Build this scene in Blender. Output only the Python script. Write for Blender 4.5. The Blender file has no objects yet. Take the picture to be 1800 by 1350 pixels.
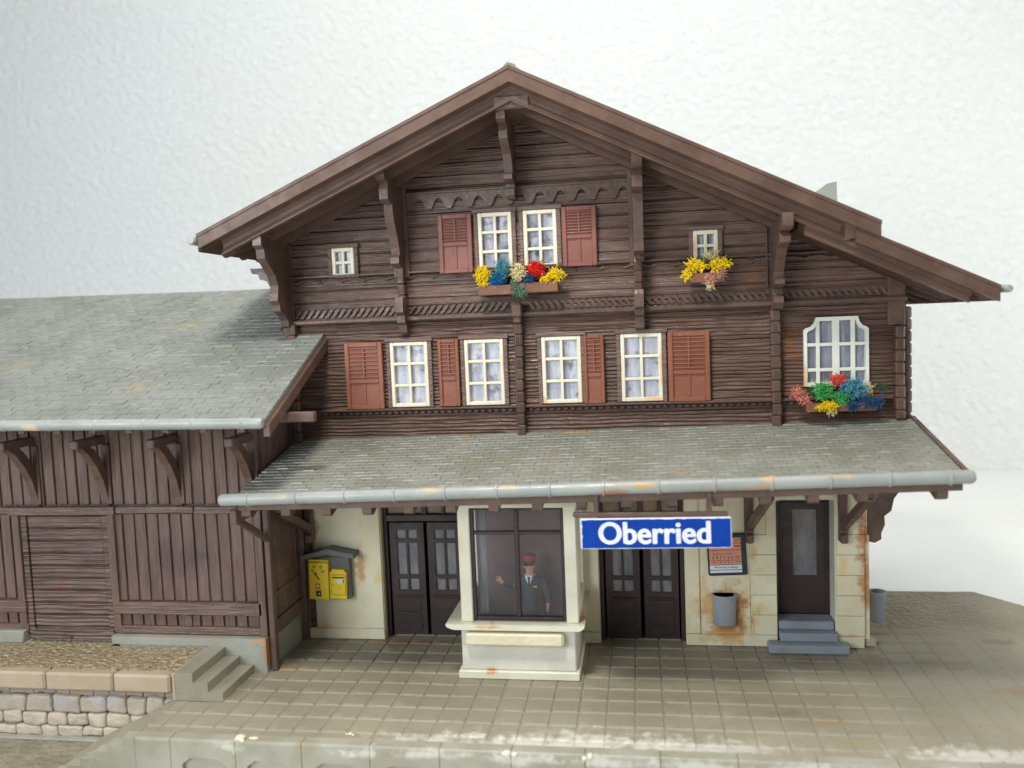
import bpy, bmesh, math, random
from mathutils import Vector, Matrix, noise
from mathutils.geometry import tessellate_polygon
C = bpy.context.scene
COL = C.collection
rad = math.radians
C.unit_settings.scale_length = 0.01          # one unit is one centimetre: the station is a small plastic model

# ------------------------------------------------------------------ camera
cam_d = bpy.data.cameras.new('camera'); cam = bpy.data.objects.new('camera', cam_d); COL.objects.link(cam)
def cam_axes(yaw, pitch, roll):
    Rz = Matrix.Rotation(yaw, 3, 'Z'); Rx = Matrix.Rotation(pitch, 3, 'X'); Ry = Matrix.Rotation(roll, 3, 'Y')
    return Rz @ Rx @ Ry
A = cam_axes(rad(8.70), rad(-4.35), rad(2.30))
rt_, fw_, up_ = A.col[0], A.col[1], A.col[2]
mw = Matrix.Identity(4)
for i, v in enumerate((rt_, up_, -fw_)):
    for j in range(3): mw[j][i] = v[j]
mw.translation = Vector((9.60, -14.75, 7.78))
cam.matrix_world = mw
cam_d.sensor_width = 36; cam_d.lens = 1461.0/1800*36
cam_d.clip_start = 0.1; cam_d.clip_end = 400
cam_d.dof.use_dof = True; cam_d.dof.focus_distance = 19.2; cam_d.dof.aperture_fstop = 0.16
C.camera = cam

# ------------------------------------------------------------------ light
w = bpy.data.worlds.new('World'); C.world = w; w.use_nodes = True
bg = w.node_tree.nodes['Background']; bg.inputs[0].default_value = (0.86, 0.94, 1.0, 1); bg.inputs[1].default_value = 0.30
def area(name, loc, target, sx, sy, power, col):
    d = bpy.data.lights.new(name, 'AREA'); d.shape = 'RECTANGLE'; d.size = sx; d.size_y = sy; d.energy = power; d.color = col
    o = bpy.data.objects.new(name, d); COL.objects.link(o); o.location = loc
    o.rotation_euler = (Vector(target)-Vector(loc)).to_track_quat('-Z', 'Y').to_euler(); return o
area('ceiling_lamp', (4.5, -9.5, 28), (8, 3, 4), 5, 3.4, 5500, (1.0, 0.965, 0.90))
area('window_light', (-16, -34, 17), (7, 4, 6), 22, 16, 12000, (0.88, 0.95, 1.0))
area('wall_fill_light', (6, 3, 46), (9, 30, -8), 30, 20, 11600, (1.0, 0.985, 0.95))  # added fill lamp out of view, lifts the backdrop wall
area('side_fill_light', (58, 8, 9), (24, 27, 0), 12, 10, 6600, (1.0, 0.98, 0.94))  # added lamp out of view at right, brightens lower wall and table
C.view_settings.view_transform = 'Standard'; C.view_settings.look = 'None'
C.view_settings.exposure = 0.0; C.view_settings.gamma = 1.0; C.view_settings.use_curve_mapping = False

# ------------------------------------------------------------------ helpers: colours and materials
def s2l(c):
    return tuple(((v/255)/12.92 if v/255 <= .04045 else ((v/255+.055)/1.055)**2.4) for v in c) + (1.0,)
class NT:
    def __init__(s, name):
        s.m = bpy.data.materials.new(name); s.m.use_nodes = True; s.t = s.m.node_tree
        s.p = s.t.nodes['Principled BSDF']; s.tc = s.t.nodes.new('ShaderNodeTexCoord').outputs['Object']
    def link(s, a, b): s.t.links.new(a, b)
    def inp(s, sock, v):
        if hasattr(v, 'links'): s.link(v, sock)
        else: sock.default_value = v
    def math(s, op, a, b=0.0, c=0.0, clamp=False):
        n = s.t.nodes.new('ShaderNodeMath'); n.operation = op; n.use_clamp = clamp
        for i, v in enumerate((a, b, c)): s.inp(n.inputs[i], v)
        return n.outputs[0]
    def mapv(s, scale=(1, 1, 1), loc=(0, 0, 0), src=None, rot=(0, 0, 0)):
        n = s.t.nodes.new('ShaderNodeMapping'); s.link(src or s.tc, n.inputs[0])
        n.inputs['Scale'].default_value = scale; n.inputs['Location'].default_value = loc; n.inputs['Rotation'].default_value = rot
        return n.outputs[0]
    def noise(s, scale=1.0, vec=None, detail=4, rough=.55, dist=0.0):
        n = s.t.nodes.new('ShaderNodeTexNoise'); n.inputs['Scale'].default_value = scale
        n.inputs['Detail'].default_value = detail; n.inputs['Roughness'].default_value = rough; n.inputs['Distortion'].default_value = dist
        s.link(vec or s.tc, n.inputs['Vector']); return n.outputs['Fac']
    def ramp(s, f, lo, hi, a=0.0, b=1.0):
        n = s.t.nodes.new('ShaderNodeMapRange'); n.interpolation_type = 'SMOOTHSTEP'; s.link(f, n.inputs[0])
        n.inputs[1].default_value = lo; n.inputs[2].default_value = hi; n.inputs[3].default_value = a; n.inputs[4].default_value = b
        return n.outputs[0]
    def mix(s, f, a, b, mode='MIX'):
        n = s.t.nodes.new('ShaderNodeMix'); n.data_type = 'RGBA'; n.blend_type = mode
        s.inp(n.inputs[0], f); s.inp(n.inputs[6], a); s.inp(n.inputs[7], b); return n.outputs[2]
    def sep(s):
        n = s.t.nodes.new('ShaderNodeSeparateXYZ'); s.link(s.tc, n.inputs[0]); return n.outputs
    def bump(s, h, strength=1.0, dist=.02, prev=None):
        n = s.t.nodes.new('ShaderNodeBump'); n.inputs['Strength'].default_value = strength; n.inputs['Distance'].default_value = dist
        s.link(h, n.inputs['Height'])
        if prev is not None: s.link(prev, n.inputs['Normal'])
        return n.outputs[0]
    def blob(s, c, r, amt=.9, nscale=2.5):
        """a worn stain with its own ragged outline round point c"""
        v = s.t.nodes.new('ShaderNodeVectorMath'); v.operation = 'SUBTRACT'; s.link(s.tc, v.inputs[0]); v.inputs[1].default_value = c
        q = s.t.nodes.new('ShaderNodeVectorMath'); q.operation = 'DIVIDE'; s.link(v.outputs[0], q.inputs[0]); q.inputs[1].default_value = r
        l = s.t.nodes.new('ShaderNodeVectorMath'); l.operation = 'LENGTH'; s.link(q.outputs[0], l.inputs[0])
        nz = s.noise(nscale, detail=5, rough=.65)
        d = s.math('ADD', l.outputs['Value'], s.math('MULTIPLY', s.math('SUBTRACT', nz, .5), 3.0))
        return s.ramp(d, 1.05, .15, 0.0, amt*.92)
def mat(name, col, col2=None, rough=.5, vs=(1, 1, 1), vscale=1.5, vlo=.35, vhi=.65, bvs=None, bscale=10, bdist=.01, bdetail=4,
        stains=(), specks=None, spec=.5, fine=.0, extra=None, ridge=None):
    n = NT(name); c = s2l(col); c2 = s2l(col2) if col2 else c
    f = n.ramp(n.noise(vscale, n.mapv(vs)), vlo, vhi); base = n.mix(f, c, c2)
    bn = n.noise(bscale, n.mapv(bvs), detail=bdetail) if bvs is not None else None
    if ridge:                                   # paler ridges and darker crevices, following the grain bump
        base = n.mix(n.ramp(bn, .28, .42, .5, 0), base, s2l(ridge[0])); base = n.mix(n.ramp(bn, .55, .72, 0, .6), base, s2l(ridge[1]))
    if fine:                                    # fine tonal grain of moulded plastic
        g = n.noise(60, detail=3); base = n.mix(n.ramp(g, .3, .7, 0, fine), base, (0.02, .018, .015, 1))
    if specks:
        sc, th, sc2, amt = specks
        base = n.mix(n.ramp(n.noise(sc, n.mapv((1, 1, 1.3)), detail=3), th, th+.05, 0, amt), base, s2l(sc2))
    for st in stains:
        base = n.mix(n.blob(st[0], st[1], st[3] if len(st) > 3 else .8, st[4] if len(st) > 4 else 2.5), base, s2l(st[2]))
    n.inp(n.p.inputs['Base Color'], base)
    n.inp(n.p.inputs['Roughness'], n.ramp(n.noise(3.1, detail=3), .3, .7, max(rough-.1, .05), min(rough+.12, 1)))
    n.p.inputs['Specular IOR Level'].default_value = spec
    nb = None
    if bvs is not None: nb = n.bump(bn, 1.0, bdist)
    if extra: nb = extra(n, nb)
    if nb is not None: n.inp(n.p.inputs['Normal'], nb)
    return n.m
M = {}
RUST = (190, 138, 84); RUST2 = (160, 100, 52)
def plank_extra(period, off, depth, axis=2, waver=.02, logs=0.0):
    def f(n, nb):
        co = n.sep()[axis]
        wv = n.math('MULTIPLY', n.math('SUBTRACT', n.noise(.7), .5), waver)
        q = n.math('FRACT', n.math('DIVIDE', n.math('ADD', n.math('ADD', co, wv), off), period))
        d = n.math('ABSOLUTE', n.math('SUBTRACT', q, .5))
        groove = n.ramp(d, .5, .5-.035/period, -1.0, 0.0)
        h = groove
        if logs:                                # each board weathered into three or four rolls
            r = n.math('SINE', n.math('MULTIPLY', n.math('ADD', co, n.math('MULTIPLY', n.noise(1.1, n.mapv((.8, 1, 3)), detail=2), .10)), 2*math.pi/logs))
            h = n.math('ADD', groove, n.math('MULTIPLY', r, .55))
        return n.bump(h, 1.0, depth, nb)
    return f
BR = (110, 83, 72); BR2 = (94, 71, 61)
wstain = [((10.9, 4.5, 5.9), (.5, .5, .12), (128, 80, 50), .55), ((12.95, 4.5, 7.0), (.34, .5, .62), (122, 78, 44), .9), ((12.2, 4.5, 8.55), (.3, .5, .25), (125, 82, 48), .7),
          ((8.9, 4.5, 5.75), (.25, .4, .1), (150, 95, 60), .7), ((7.2, 4.5, 5.8), (.3, .3, .08), (140, 80, 45), .8), ((13.1, 4.5, 5.95), (.5, .5, .16), (128, 78, 44), .7),
          ((14.6, 4.5, 5.5), (.5, .5, .2), (110, 72, 48), .6), ((10.8, 4.5, 7.55), (.4, .4, .1), (125, 84, 55), .4)]
M['gable'] = mat('plastic_planks_upper', BR, BR2, .36, (1.2, 1, 5), 1.6, bvs=(.30, 2, 8.6), bscale=2.6, bdist=.045, bdetail=3, ridge=((78, 54, 47), (136, 106, 92)), stains=wstain, fine=.12,
                 extra=plank_extra(.283, .10, .04, waver=.012))
M['timber'] = mat('plastic_planks_weathered', (110, 84, 72), (94, 71, 60), .36, (.8, 1, 9), 1.5, bvs=(.26, 2, 10.0), bscale=2.6, bdist=.045, bdetail=3, ridge=((78, 54, 47), (136, 106, 92)), stains=wstain, fine=.12,
                  extra=plank_extra(.40, .05, .030, waver=.010, logs=.088))
M['trim'] = mat('brown_plastic_trim', (106, 82, 71), (93, 71, 61), .38, (1, 1, 1), 2.2, bvs=(2, 2, 2), bscale=5, bdist=.012, fine=.22,
                specks=(9, .66, (128, 92, 66), .45))
M['vgrain'] = mat('brown_plastic_vertical_grain', (122, 98, 89), (107, 85, 77), .38, (3, 3, .5), 1.6, bvs=(9, 6, .34), bscale=2.6, bdist=.05, bdetail=3, ridge=((78, 54, 47), (136, 106, 92)), fine=.12,
                  stains=[((-1.0, 2.7, 2.6), (.9, .5, .5), (84, 66, 72), .6), ((-2.2, 2.7, 2.9), (.5, .5, .4), (116, 92, 86), .4)])
M['hgrain'] = mat('brown_plastic_horizontal_grain', (122, 99, 90), (108, 86, 78), .38, (.6, 3, 4), 1.6, bvs=(.34, 6, 9), bscale=2.8, bdist=.05, bdetail=3, ridge=((78, 54, 47), (136, 106, 92)), fine=.12,
                  stains=[((-4.0, 2.8, 1.9), (.35, .4, .2), (126, 84, 62), .6), ((-4.5, 2.8, 1.8), (.2, .4, .12), (126, 84, 62), .5)])
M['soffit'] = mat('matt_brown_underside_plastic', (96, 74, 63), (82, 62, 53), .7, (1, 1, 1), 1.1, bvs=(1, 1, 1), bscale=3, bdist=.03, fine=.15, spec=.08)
M['ribbed'] = mat('ribbed_brown_door_plastic', (122, 100, 92), (108, 87, 80), .38, (.6, 3, 4), 1.6, bvs=(.34, 6, 9), bscale=2.8, bdist=.04, bdetail=3, ridge=((78, 54, 47), (140, 112, 100)), fine=.12,
    stains=[((-4.0, 2.8, 1.9), (.35, .4, .2), (126, 84, 62), .6), ((-4.5, 2.8, 1.8), (.2, .4, .12), (126, 84, 62), .5)], extra=plank_extra(.3, -.92, .022, waver=.006, logs=.1))
M['roofwood'] = mat('brown_plastic_roof_boards', (106, 82, 70), (92, 70, 59), .44, (1, 1, 1), 1.1, bvs=(1, 1, 1), bscale=3, bdist=.02, fine=.18,
                    specks=(5.5, .68, (134, 98, 70), .4), spec=.3)
M['dark'] = mat('dark_brown_door_plastic', (60, 42, 42), (50, 36, 37), .42, bvs=(2, 2, 6), bscale=6, bdist=.008, fine=.15)
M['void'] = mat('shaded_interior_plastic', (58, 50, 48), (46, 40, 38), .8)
M['shutter'] = mat('red_brown_shutter_plastic', (148, 90, 66), (138, 82, 62), .42, bvs=(2, 2, 2), bscale=8, bdist=.006, fine=.1,
                   specks=(7, .69, (186, 140, 112), .5))
M['shutter2'] = mat('matt_red_brown_shutter_plastic', (138, 86, 72), (130, 80, 68), .48, bvs=(2, 2, 2), bscale=8, bdist=.006, fine=.1,
                    specks=(8, .70, (176, 136, 120), .5))
ws = []
for x, z, rx, rz in ((4.69, 6.9, .06, .3), (6.5, 6.8, .06, .35), (9.2, 6.6, .06, .5), (10.13, 6.7, .06, .55), (10.0, 5.88, .25, .06), (7.4, 5.9, .08, .1), (7.06, 9.9, .05, .3), (10.92, 9.3, .05, .35), (6.0, 9.4, .04, .5),
                     (13.25, 6.2, .06, .3), (2.42, 9.2, .05, .3), (7.5, 8.98, .3, .05)):
    ws.append(((x, 4.42, z), (rx, .3, rz), (222, 176, 110), .85, 4))
M['white'] = mat('ivory_window_plastic', (234, 227, 206), (228, 220, 196), .42, stains=ws, fine=.04)
M['whitecool'] = mat('white_window_plastic', (230, 230, 218), (220, 222, 208), .4, fine=.04, stains=[((13.25, 4.42, 6.3), (.07, .3, .35), (220, 172, 110), .8, 4)])
cs = [((11.44, 4.7, .86), (.86, .6, .90), (206, 166, 104), .8, 2.6), ((11.46, 4.7, .84), (.66, .5, .74), (184, 128, 66), 1.0, 3.2), ((11.55, 4.7, .72), (.50, .4, .55), (158, 98, 44), .95, 4), ((11.1, 4.7, .95), (.3, .3, .4), (214, 170, 100), .6, 3),
      ((2.62, 4.7, 1.85), (.18, .4, .6), (198, 146, 84), .95, 4), ((3.1, 4.7, 1.55), (.2, .3, .16), (222, 190, 120), .7, 4), ((1.38, 4.7, 2.7), (.26, .4, .6), (184, 126, 64), .95, 3), ((11.4, 4.7, .3), (.7, .3, .07), (200, 156, 96), .8, 4), ((12.07, 4.7, .6), (.06, .3, .5), (200, 150, 90), .8, 4),
      ((1.6, 4.7, .3), (.3, .3, .12), (214, 176, 112), .6, 4), ((14.52, 4.7, 2.6), (.22, .6, 1.2), (180, 112, 56), 1.0, 3), ((14.05, 4.7, 1.9), (.15, .3, .3), (226, 196, 120), .8, 3),
      ((14.58, 4.7, 1.3), (.2, .6, .8), (190, 128, 68), .95, 3), ((14.15, 4.7, 2.75), (.12, .3, .15), (186, 120, 60), .8, 4), ((11.6, 4.7, .15), (.35, .3, .08), (218, 180, 116), .7, 4),
      ((12.1, 4.7, 2.2), (.1, .3, .3), (206, 160, 96), .6, 4), ((14.3, 4.7, .3), (.3, .3, .08), (206, 160, 96), .6, 4), ((12.2, 4.7, 1.8), (.15, .3, .1), (210, 170, 110), .4, 4)]
M['cream'] = mat('yellowed_cream_plastic', (230, 223, 194), (221, 211, 177), .48, (1, 1, 1), 1.1, bvs=(1, 1, 1), bscale=14, bdist=.006, stains=cs, fine=.06)
bs = [((6.3, 2.5, 1.22), (.35, .6, .06), (206, 150, 84), .8, 4), ((6.25, 2.5, .17), (.2, .3, .1), (208, 148, 76), .9, 4), ((5.7, 2.5, 2.9), (.1, .3, .4), (222, 186, 130), .5, 3),
      ((8.25, 3.0, 1.25), (.12, .5, .12), (186, 110, 60), .8, 4)]
M['creambay'] = mat('cream_bay_plastic', (232, 228, 206), (222, 219, 196), .45, bvs=(1, 1, 1), bscale=14, bdist=.006, stains=bs, fine=.05)
M['creambody'] = mat('grey_cream_bay_plastic', (222, 220, 206), (212, 210, 196), .5, bvs=(1, 1, 1), bscale=26, bdist=.010, stains=bs, fine=.05)
M['creamyel'] = mat('yellow_cream_plastic', (234, 226, 196), (226, 217, 184), .45, bvs=(1, 1, 1), bscale=9, bdist=.02, fine=.05)
def roofmat(name, a, b, st):
    return mat(name, a, b, .5, (1, 1, 1), .9, bvs=(1.5, 1.5, 1.5), bscale=9, bdist=.018, stains=st, specks=(6.5, .665, (106, 96, 76), .8), fine=.08)
M['tiles'] = roofmat('grey_shingle_plastic', (132, 135, 129), (121, 123, 115),
    [((-1.5, 2.4, 6.5), (.55, .5, .4), (150, 138, 108), .7, 3), ((-5.2, 3.4, 7), (.5, .4, .4), (150, 134, 96), .5, 3), ((-1.9, 5.2, 8), (.5, .4, .4), (150, 134, 96), .4, 3)])
M['ctiles'] = roofmat('warm_grey_shingle_plastic', (138, 138, 129), (124, 123, 112),
    [((5.5, 4.4, 5.15), (.3, .2, .3), (156, 126, 84), .8, 3), ((8.1, 4.4, 5.2), (.40, .2, .3), (168, 136, 84), .8, 3), ((10.5, 2.0, 4.7), (.5, .2, .4), (160, 134, 92), .3, 3),
     ((7, 2.9, 4.8), (4, .5, .5), (128, 120, 98), .4, 1), ((12, 3.0, 4.9), (2.5, .5, .5), (126, 118, 98), .5, 1.2)])
M['gutter'] = mat('pale_grey_gutter_plastic', (156, 159, 154), (144, 148, 144), .36, vscale=1.2, fine=.05,
    stains=[((9.15, 1.3, 4.40), (.40, .4, .10), (150, 102, 52), .9, 3), ((9.6, 1.3, 4.52), (.45, .4, .08), (190, 142, 76), .8, 3), ((11.2, 1.3, 4.42), (.55, .4, .09), (156, 108, 58), .85, 3), ((11.7, 1.3, 4.5), (.4, .4, .07), (190, 140, 76), .7, 3), ((11.9, 1.3, 4.65), (.2, .4, .1), (206, 160, 100), .8, 3),
            ((5.4, 1.3, 4.5), (.3, .4, .1), (206, 170, 120), .6, 3), ((-3.1, 1.0, 5.95), (.3, .4, .14), (214, 196, 150), .8, 3), ((13.2, 1.3, 4.7), (.4, .4, .1), (196, 160, 110), .6, 3),
            ((7.0, 1.3, 4.55), (.3, .4, .08), (206, 170, 120), .5, 3), ((2.3, 1.3, 4.35), (.2, .3, .08), (206, 180, 130), .6, 3)])
PST = [((15.9, 3.9, 0), (.8, .45, .3), (134, 110, 86), .6, 2), ((17.0, 2.6, 0), (.9, .3, .3), (132, 110, 84), .6, 2), ((12.2, 1.35, 0), (.45, .22, .3), (132, 104, 78), .7, 2.5),
       ((12.9, 1.05, 0), (.4, .2, .3), (160, 132, 92), .6, 2.5), ((13.3, .3, 0), (.5, .15, .3), (156, 138, 100), .5, 2.5), ((17.6, 2.1, 0), (.5, .25, .3), (148, 132, 100), .5, 2), ((17.6, 5.2, 0), (.5, .2, .3), (112, 94, 76), .6, 3),
       ((3.9, 4.5, 0), (1.6, .3, .3), (140, 104, 70), .7, 2), ((1.5, 2.9, 0), (.4, .5, .3), (160, 134, 90), .6, 2), ((14.5, 3.9, 0), (.4, .4, .3), (134, 108, 80), .6, 2),
       ((13.2, 3.9, 0), (1.2, .25, .3), (122, 104, 86), .5, 3)]
def pave_extra(n, nb):
    x, y, z = n.sep()
    # dried white haze along the front edge
    return nb
def paving():
    n = NT('olive_grey_paving_plastic')
    base = n.mix(n.ramp(n.noise(.55, detail=3), .35, .65), s2l((153, 146, 126)), s2l((142, 135, 116)))
    base = n.mix(n.ramp(n.noise(5, detail=5), .5, .75, 0, .5), base, s2l((138, 131, 112)))
    base = n.mix(n.ramp(n.noise(13, detail=2), .70, .74, 0, .8), base, s2l((98, 84, 66)))
    for st in PST: base = n.mix(n.blob(st[0], st[1], st[3], st[4]), base, s2l(st[2]))
    for c, r, a in (((8.3, -.2, 0), (2.4, .7, .5), .85), ((6.2, -.3, 0), (2.2, .5, .5), .8), ((15.4, -.1, 0), (1.7, .5, .5), .75), ((10.5, -.1, 0), (1.8, .5, .5), .6), ((14.6, 4.5, 0), (.1, .1, .1), .0)):
        base = n.mix(n.blob(c, r, a, 3.4), base, s2l((208, 206, 196)))
    n.inp(n.p.inputs['Base Color'], base); n.p.inputs['Roughness'].default_value = .55
    x, y, z = n.sep()
    rough = n.math('MULTIPLY', n.ramp(x, 13.6, 15.6), n.ramp(y, 5.2, 6.6))
    gr = n.math('MULTIPLY', n.noise(7, detail=4), rough)
    nb = n.bump(n.noise(16, detail=4), 1, .012)
    nb = n.bump(gr, 1, .22, nb)
    n.inp(n.p.inputs['Normal'], nb); return n.m
M['paving'] = paving()
M['edge'] = mat('grey_edging_plastic', (164, 161, 146), (150, 146, 128), .5, vscale=1.3, bvs=(1, 1, 1), bscale=12, bdist=.01, fine=.08,
    stains=[((3.1, -.4, -.05), (.25, .2, .08), (160, 124, 84), .5, 4)] + [((x, -.45, -.12), (rx, .25, .12), (206, 204, 192), .8, 3.2) for x, rx in ((1.6, .4), (4.4, .4), (5.6, .8), (7.2, 1.0), (8.8, 1.0), (10.4, .9), (12.2, 1.1), (14.8, 1.4), (3.9, .3))])
M['stepgrey'] = mat('olive_grey_step_plastic', (160, 156, 138), (148, 143, 124), .5, vscale=1.3, bvs=(1, 1, 1), bscale=12, bdist=.01, fine=.1)
M['bluegrey'] = mat('blue_grey_plastic', (146, 154, 162), (136, 143, 150), .5, vscale=1.3, bvs=(1, 1, 1), bscale=14, bdist=.008, fine=.06,
    stains=[((12.7, 4.2, .1), (.35, .2, .1), (150, 128, 92), .6, 3)])
M['bingrey'] = mat('grey_bin_plastic', (150, 155, 162), (140, 145, 151), .45, fine=.05)
M['footing'] = mat('grey_green_footing_plastic', (168, 170, 158), (154, 155, 142), .45, vscale=1.4, fine=.06, bvs=(1, 1, 1), bscale=10, bdist=.01,
    stains=[((.9, 2.6, .75), (.35, .3, .09), (200, 150, 98), .8, 3), ((1.06, 2.6, .4), (.07, .3, .6), (182, 124, 70), .9, 3), ((-1.8, 2.6, .83), (.8, .3, .05), (196, 150, 104), .7, 3), ((-.4, 2.6, .83), (.6, .3, .05), (196, 150, 104), .7, 3)])
M['gravel'] = mat('tan_gravel_plastic', (176, 158, 124), (158, 140, 108), .5, vscale=5, bvs=(1, 1, 1), bscale=9, bdist=.22, bdetail=3, specks=(9, .56, (212, 196, 166), .8))
M['coping'] = mat('beige_coping_plastic', (186, 168, 144), (176, 158, 134), .5, vscale=1.4, bvs=(1, 1, 1), bscale=10, bdist=.008, fine=.06)
M['rubble'] = mat('beige_rubble_plastic', (202, 189, 171), (188, 176, 160), .5, vscale=1.6, bvs=(1, 1, 1), bscale=4, bdist=.07, fine=.06,
    stains=[((-3.2, 1.3, -.2), (.5, .4, .2), (190, 194, 212), .5, 2), ((-2.2, 1.3, -.1), (.4, .4, .2), (192, 196, 214), .5, 2)])
M['rubbledark'] = mat('taupe_rubble_plastic', (172, 158, 142), (160, 148, 134), .55, bvs=(1, 1, 1), bscale=6, bdist=.03)
M['trackbed'] = mat('grey_brown_gravel_plastic', (150, 144, 124), (132, 126, 106), .55, vscale=2, bvs=(1, 1, 1), bscale=6, bdist=.12, bdetail=5, specks=(9, .66, (104, 96, 76), .6))
M['blue'] = mat('blue_enamel_sticker', (4, 62, 158), (4, 56, 148), .55, vscale=2, fine=.04, spec=.15)
M['signwhite'] = mat('white_sticker_paper', (226, 228, 236), (212, 216, 230), .45)
M['yellow'] = mat('yellow_sticker_card', (240, 210, 44), (234, 200, 40), .4)
M['ink'] = mat('black_print', (38, 36, 34), None, .6)
M['red'] = mat('red_print', (206, 52, 44), None, .5)
M['frameblack'] = mat('blue_black_card', (40, 44, 54), (34, 38, 46), .5)
M['orange'] = mat('salmon_print', (224, 150, 126), (216, 142, 118), .5)
M['slate'] = mat('grey_slate_plastic', (108, 108, 104), (98, 98, 96), .5, bvs=(1, 1, 1), bscale=8, bdist=.01)
M['boxbrown'] = mat('brown_flower_box_plastic', (134, 88, 64), (116, 78, 60), .45, vscale=3, fine=.1, specks=(6, .62, (184, 150, 122), .5))
M['glue'] = mat('dried_white_glue', (232, 226, 204), (220, 212, 186), .5, bvs=(1, 1, 1), bscale=8, bdist=.03)
M['blue_cloth'] = mat('navy_uniform_paint', (44, 50, 64), (38, 44, 58), .6)
M['skin'] = mat('flesh_paint', (212, 158, 130), (200, 146, 118), .55)
M['capred'] = mat('red_cap_paint', (142, 32, 32), None, .5)
M['black'] = mat('black_paint', (36, 38, 44), None, .5)
def foam(nm, a, b):
    M[nm] = mat('foam_'+nm, a, b, .8, vscale=8, spec=.2)
foam('fyellow', (242, 216, 30), (226, 190, 30)); foam('fblue', (34, 118, 168), (30, 98, 142)); foam('fteal', (92, 158, 172), (66, 134, 152))
foam('fcream', (232, 216, 164), (206, 190, 140)); foam('fred', (228, 46, 36), (200, 38, 34)); foam('fnavy', (46, 92, 130), (36, 70, 104))
foam('fgreen', (92, 190, 100), (52, 140, 74)); foam('fsage', (116, 146, 124), (84, 116, 96)); foam('fcoral', (226, 96, 78), (206, 76, 62))
foam('fpink', (222, 146, 128), (200, 120, 104)); foam('fdusty', (206, 156, 138), (182, 132, 116)); foam('fdark', (52, 96, 72), (36, 74, 54))
def curtain(name, a, b, dark, vx, ang, th):
    n = NT(name)
    v = n.mapv((vx, 1, 1.2), rot=(0, ang, 0))
    f = n.noise(1.4, v, detail=4, rough=.6, dist=.4)
    base = n.mix(n.ramp(f, .3, .7), s2l(a), s2l(b))
    base = n.mix(n.ramp(n.noise(4.5, n.mapv((1, 1, 1)), detail=5), th-.03, th+.18, 0, .85), base, s2l(dark))
    n.inp(n.p.inputs['Base Color'], base); n.p.inputs['Roughness'].default_value = .45
    n.inp(n.p.inputs['Normal'], n.bump(f, 1, .03)); return n.m
M['curtain'] = curtain('printed_net_curtain', (248, 248, 254), (206, 208, 222), (122, 116, 122), 6, .35, .56)
M['curtain2'] = curtain('printed_net_curtain_left', (248, 248, 254), (200, 202, 216), (116, 110, 116), 6, -.3, .55)
M['curtain3'] = curtain('printed_grey_curtain', (196, 198, 210), (146, 150, 162), (112, 112, 122), 5, .0, .62)
M['curtain4'] = curtain('printed_lace_curtain', (226, 226, 236), (176, 176, 190), (90, 90, 100), 4, .1, .50)
M['frost'] = curtain('frosted_film', (134, 131, 134), (104, 103, 107), (96, 96, 98), 3, .0, .66)
M['amber'] = curtain('warm_backed_film', (156, 128, 98), (132, 110, 90), (112, 96, 82), 2, .0, .6)
def glass():
    n = NT('clear_window_film'); t = n.t; out = t.nodes['Material Output']
    tr = t.nodes.new('ShaderNodeBsdfTransparent'); gl = t.nodes.new('ShaderNodeBsdfGlossy'); gl.inputs['Roughness'].default_value = .25
    n.link(n.bump(n.noise(3, n.mapv((1.5, 1, .5)), detail=2), 1, .02), gl.inputs['Normal'])
    mx = t.nodes.new('ShaderNodeMixShader'); fr = t.nodes.new('ShaderNodeFresnel'); fr.inputs[0].default_value = 1.5
    n.link(n.math('MULTIPLY', fr.outputs[0], .8), mx.inputs[0]); n.link(tr.outputs[0], mx.inputs[1]); n.link(gl.outputs[0], mx.inputs[2]); n.link(mx.outputs[0], out.inputs[0])
    return n.m
M['glass'] = glass()
def baywall():
    return mat('grey_brown_interior_card', (104, 84, 84), (92, 74, 74), .8)
M['bayin'] = baywall()
def plaster():
    n = NT('white_plaster')
    n.inp(n.p.inputs['Base Color'], n.mix(n.ramp(n.noise(.06, detail=2), .3, .7), (0.84, .87, .86, 1), (.84, .86, .84, 1))); n.p.inputs['Roughness'].default_value = .8
    h = n.noise(2.5, n.mapv((1, 1, 1.25), rot=(0, .6, 0)), detail=5, rough=.6, dist=.4)
    n.inp(n.p.inputs['Normal'], n.bump(h, .75, .36)); return n.m
M['plaster'] = plaster()
M['tile_edge'] = mat('highlit_shingle_edge', (162, 162, 152), (140, 140, 130), .45, vscale=4)  # paler colour paints the light caught along some lower tile edges
M['table'] = mat('white_table_laminate', (240, 240, 238), (236, 236, 232), .45, vscale=.3)

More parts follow.
